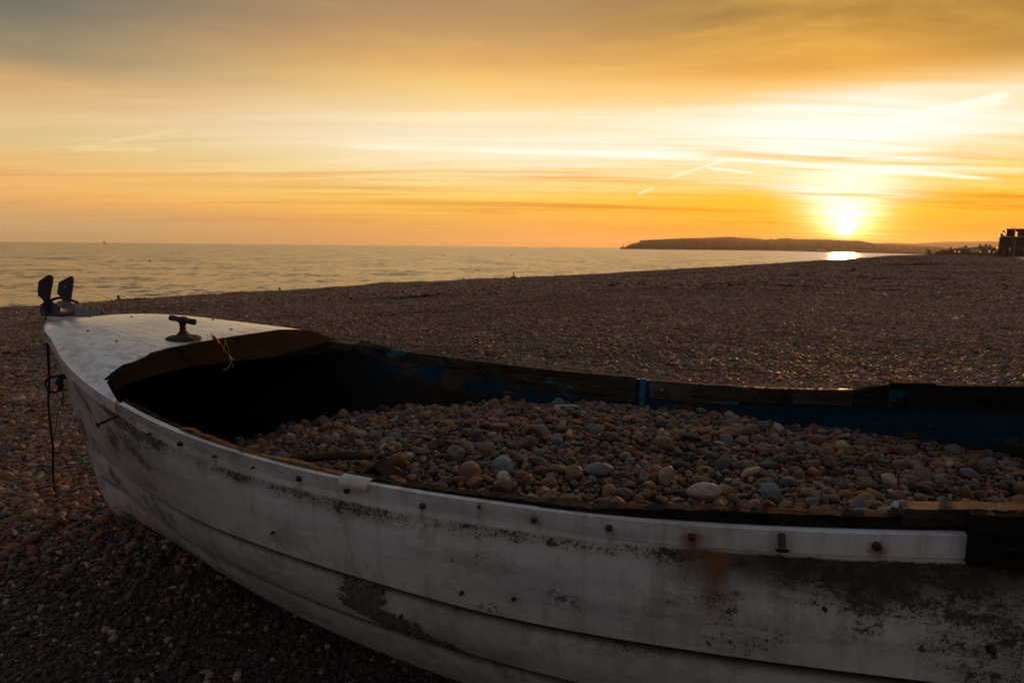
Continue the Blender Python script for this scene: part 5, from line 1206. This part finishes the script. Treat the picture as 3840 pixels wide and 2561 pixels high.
MB().tube([(xa(3784) - xa(3736), 5, zz_(860) - g0), (xa(3784) - xa(3736), 5, zz_(851) - g0)], .03, 5).build('aerial', M['bdark'], ap)
def glow_spot(p, py_, y_, r_, mat, tall=1.0):
    mb = MB(); mb.lathe([(0, -r_ * tall), (r_ * .8, -r_ * .7 * tall), (r_, 0), (r_ * .8, r_ * .7 * tall), (0, r_ * tall)], 8, (xa(p) - xa(3736), y_, zz_(py_) - g0)); mb.build('glow_spot', mat, ap)  # glowing bead added for each coloured glint on the block
for a in ((3752, 878, 2.3, .10, 'lamp', 2.2), (3736.5, 885, 2.1, .11, 'lamp', 1.6), (3758.5, 868, 1.3, .08, 'lamp', 1.4), (3744.5, 872, 2.3, .07, 'lamp', 1.4), (3794.5, 868, 1.3, .07, 'glowred', 2.0), (3794.5, 880, .6, .08, 'glowred', 1.3), (3732.5, 930, 2.1, .09, 'lamp', 1.3), (3731, 940, 2.1, .07, 'glowred', 1.2)):
    glow_spot(*a[:4], M[a[4]], a[5])

def street_lamp(px_, D_, base_py, top_py, heads, label, r_=.09):
    x = px_point(px_, D_); b = float(ground(x, D_)); k_ = 1.24 - b; h = k_ + (943 - top_py) / 2560 * D_
    t_ = empty('street_lamp', (x, D_, b)); tag(t_, label, 'street lamp')
    MB().tube([(0, 0, -.2), (0, 0, .9), (0, 0, .95), (0, 0, h)], [.085, .085, .055, .04], 10).build('post', M['galv'], t_)
    for i, py_ in enumerate(heads):
        z = k_ + (943 - py_) / 2560 * D_
        MB().tube([(0, 0, z + .16), (.0, -.12, z + .16)], .02, 6).build('arm', M['galv'], t_)
        MB().lathe([(0, -.10), (r_, -.06), (r_ * 1.25, .04), (r_ * .9, .10), (0, .12)], 10, (0, -.16, z)).build('lantern', M['lamp'], t_)
street_lamp(3781, 134, 967, 872, (875, 884.5), 'tall pale lamp post with two amber lanterns before the apartment block', .115)
for px_, py_, D_, lab in ((3563, 943.5, 190, 'furthest left'), (3577, 943.5, 186, 'second from the left'), (3656, 944.5, 168, 'just left of the smaller shelter'), (3674, 946, 164, 'just right of the smaller shelter'), (3690, 944, 163, 'left of the larger shelter'), (3706, 945.5, 160, 'brightest but one, in front of the larger shelter'), (3724, 946.3, 157, 'nearest the apartment block')):
    x = px_point(px_, D_); b = float(ground(x, D_)); z = 1.24 + (hor(px_) - py_) / 2560 * D_ - b
    t_ = empty('glow_post', (x, D_, b)); tag(t_, f'small amber glow on a post along the sea wall, {lab}', 'lamp', 'amber glows along the sea wall')
    MB().tube([(0, 0, -.1), (0, 0, z - .08)], .05, 8).build('post', M['bdark'], t_); MB().lathe([(0, -.10), (.09, -.06), (.12, .03), (.07, .09), (0, .10)], 8, (0, 0, z)).build('lantern', M['lamp'], t_)  # post and glowing globe added for each amber glint
# lifebuoy stand near the path
x, y = bearing(3832, 91); b = float(ground(x, y)); t_ = empty('lifebuoy_stand', (x, y, b), -.5); tag(t_, 'dark post with a red lifebuoy housing beside the promenade', 'lifebuoy stand')
MB().tube([(0, 0, -.1), (0, 0, 1.3)], .05, 8).build('post', M['bdark'], t_)
mb = MB(); mb.box((0, .06, 1.62), (.72, .06, .86)); mb.box((0, -.02, 2.03), (.74, .22, .05)); mb.build('board', M['redcloth'], t_)
mb = MB(); mb.tube([(.26 * math.cos(a), -.03, 1.62 + .26 * math.sin(a)) for a in np.linspace(0, 2 * math.pi, 21)], .065, 8, False); mb.build('lifebuoy', M['orange'], t_)
x, y = bearing(3766, 136); b = float(ground(x, y)); t_ = empty('notice_post', (x, y, b)); tag(t_, 'pale narrow notice on a red post left of the lamp post', 'sign')
MB().tube([(0, 0, -.1), (0, 0, 1.3)], .06, 8).build('post', M['redcloth'], t_); MB().box((0, 0, 1.6), (.26, .05, .65)).build('panel', M['hwhite'], t_)

# ------------------------------------------------------------------ gulls and dark lumps on the shingle
def gull(px_, D_, label, face):
    x, y = bearing(px_, D_); t_ = empty('gull', put(x, y), face); tag(t_, label, 'gull', 'gulls standing on the beach')
    mb = MB(); mb.tube([(0, -.24, .20), (0, -.16, .20), (0, -.06, .21), (0, .06, .22), (0, .14, .26), (0, .18, .33), (0, .22, .365), (0, .255, .36)], [.012, .045, .078, .085, .068, .045, .048, .018], 10); mb.build('body', M['white'], t_)
    mb = MB()
    for sx in (-1, 1): mb.tube([(sx * .065, .06, .245), (sx * .085, -.06, .24), (sx * .05, -.26, .215)], [.03, .038, .008], 6)
    mb.build('wings', M['galv'], t_)
    for sx in (-1, 1): MB().tube([(sx * .03, 0, .15), (sx * .03, 0, .01), (sx * .03, .05, 0)], .008, 5).build('leg', M['orange'], t_)
    MB().tube([(0, .25, .36), (0, .31, .35)], [.014, .003], 6).build('beak', M['orange'], t_)
gull(3272, 122, 'left of two white gulls standing on the far shingle', 1.0); gull(3284, 122, 'right of two white gulls standing on the far shingle', -.6)
def lump(px_, D_, size, label, seed):
    x, y = bearing(px_, D_); o = link('seaweed_clump', pebble_mesh('seaweed_clump', 2, seed, .45, 1.6, lumpy=3.5), M['dark'], None, (x, y, float(ground(x, y)) + size * .12), (0, 0, seed)); o.scale = (size, size * .7, size); tag(o, label, 'seaweed', 'dark clumps on the shingle')
lump(3140, 58, .28, 'dark weed clump on far shingle below the sun', 801); lump(2968, 33, .16, 'dark weed clump, left of the one below the sun', 802)
lump(1112, 6.9, .035, 'dark lump on the shingle just past the deck beam', 803); lump(1460, 18.0, .10, 'dark flat clump on the shingle beyond amidships', 804)
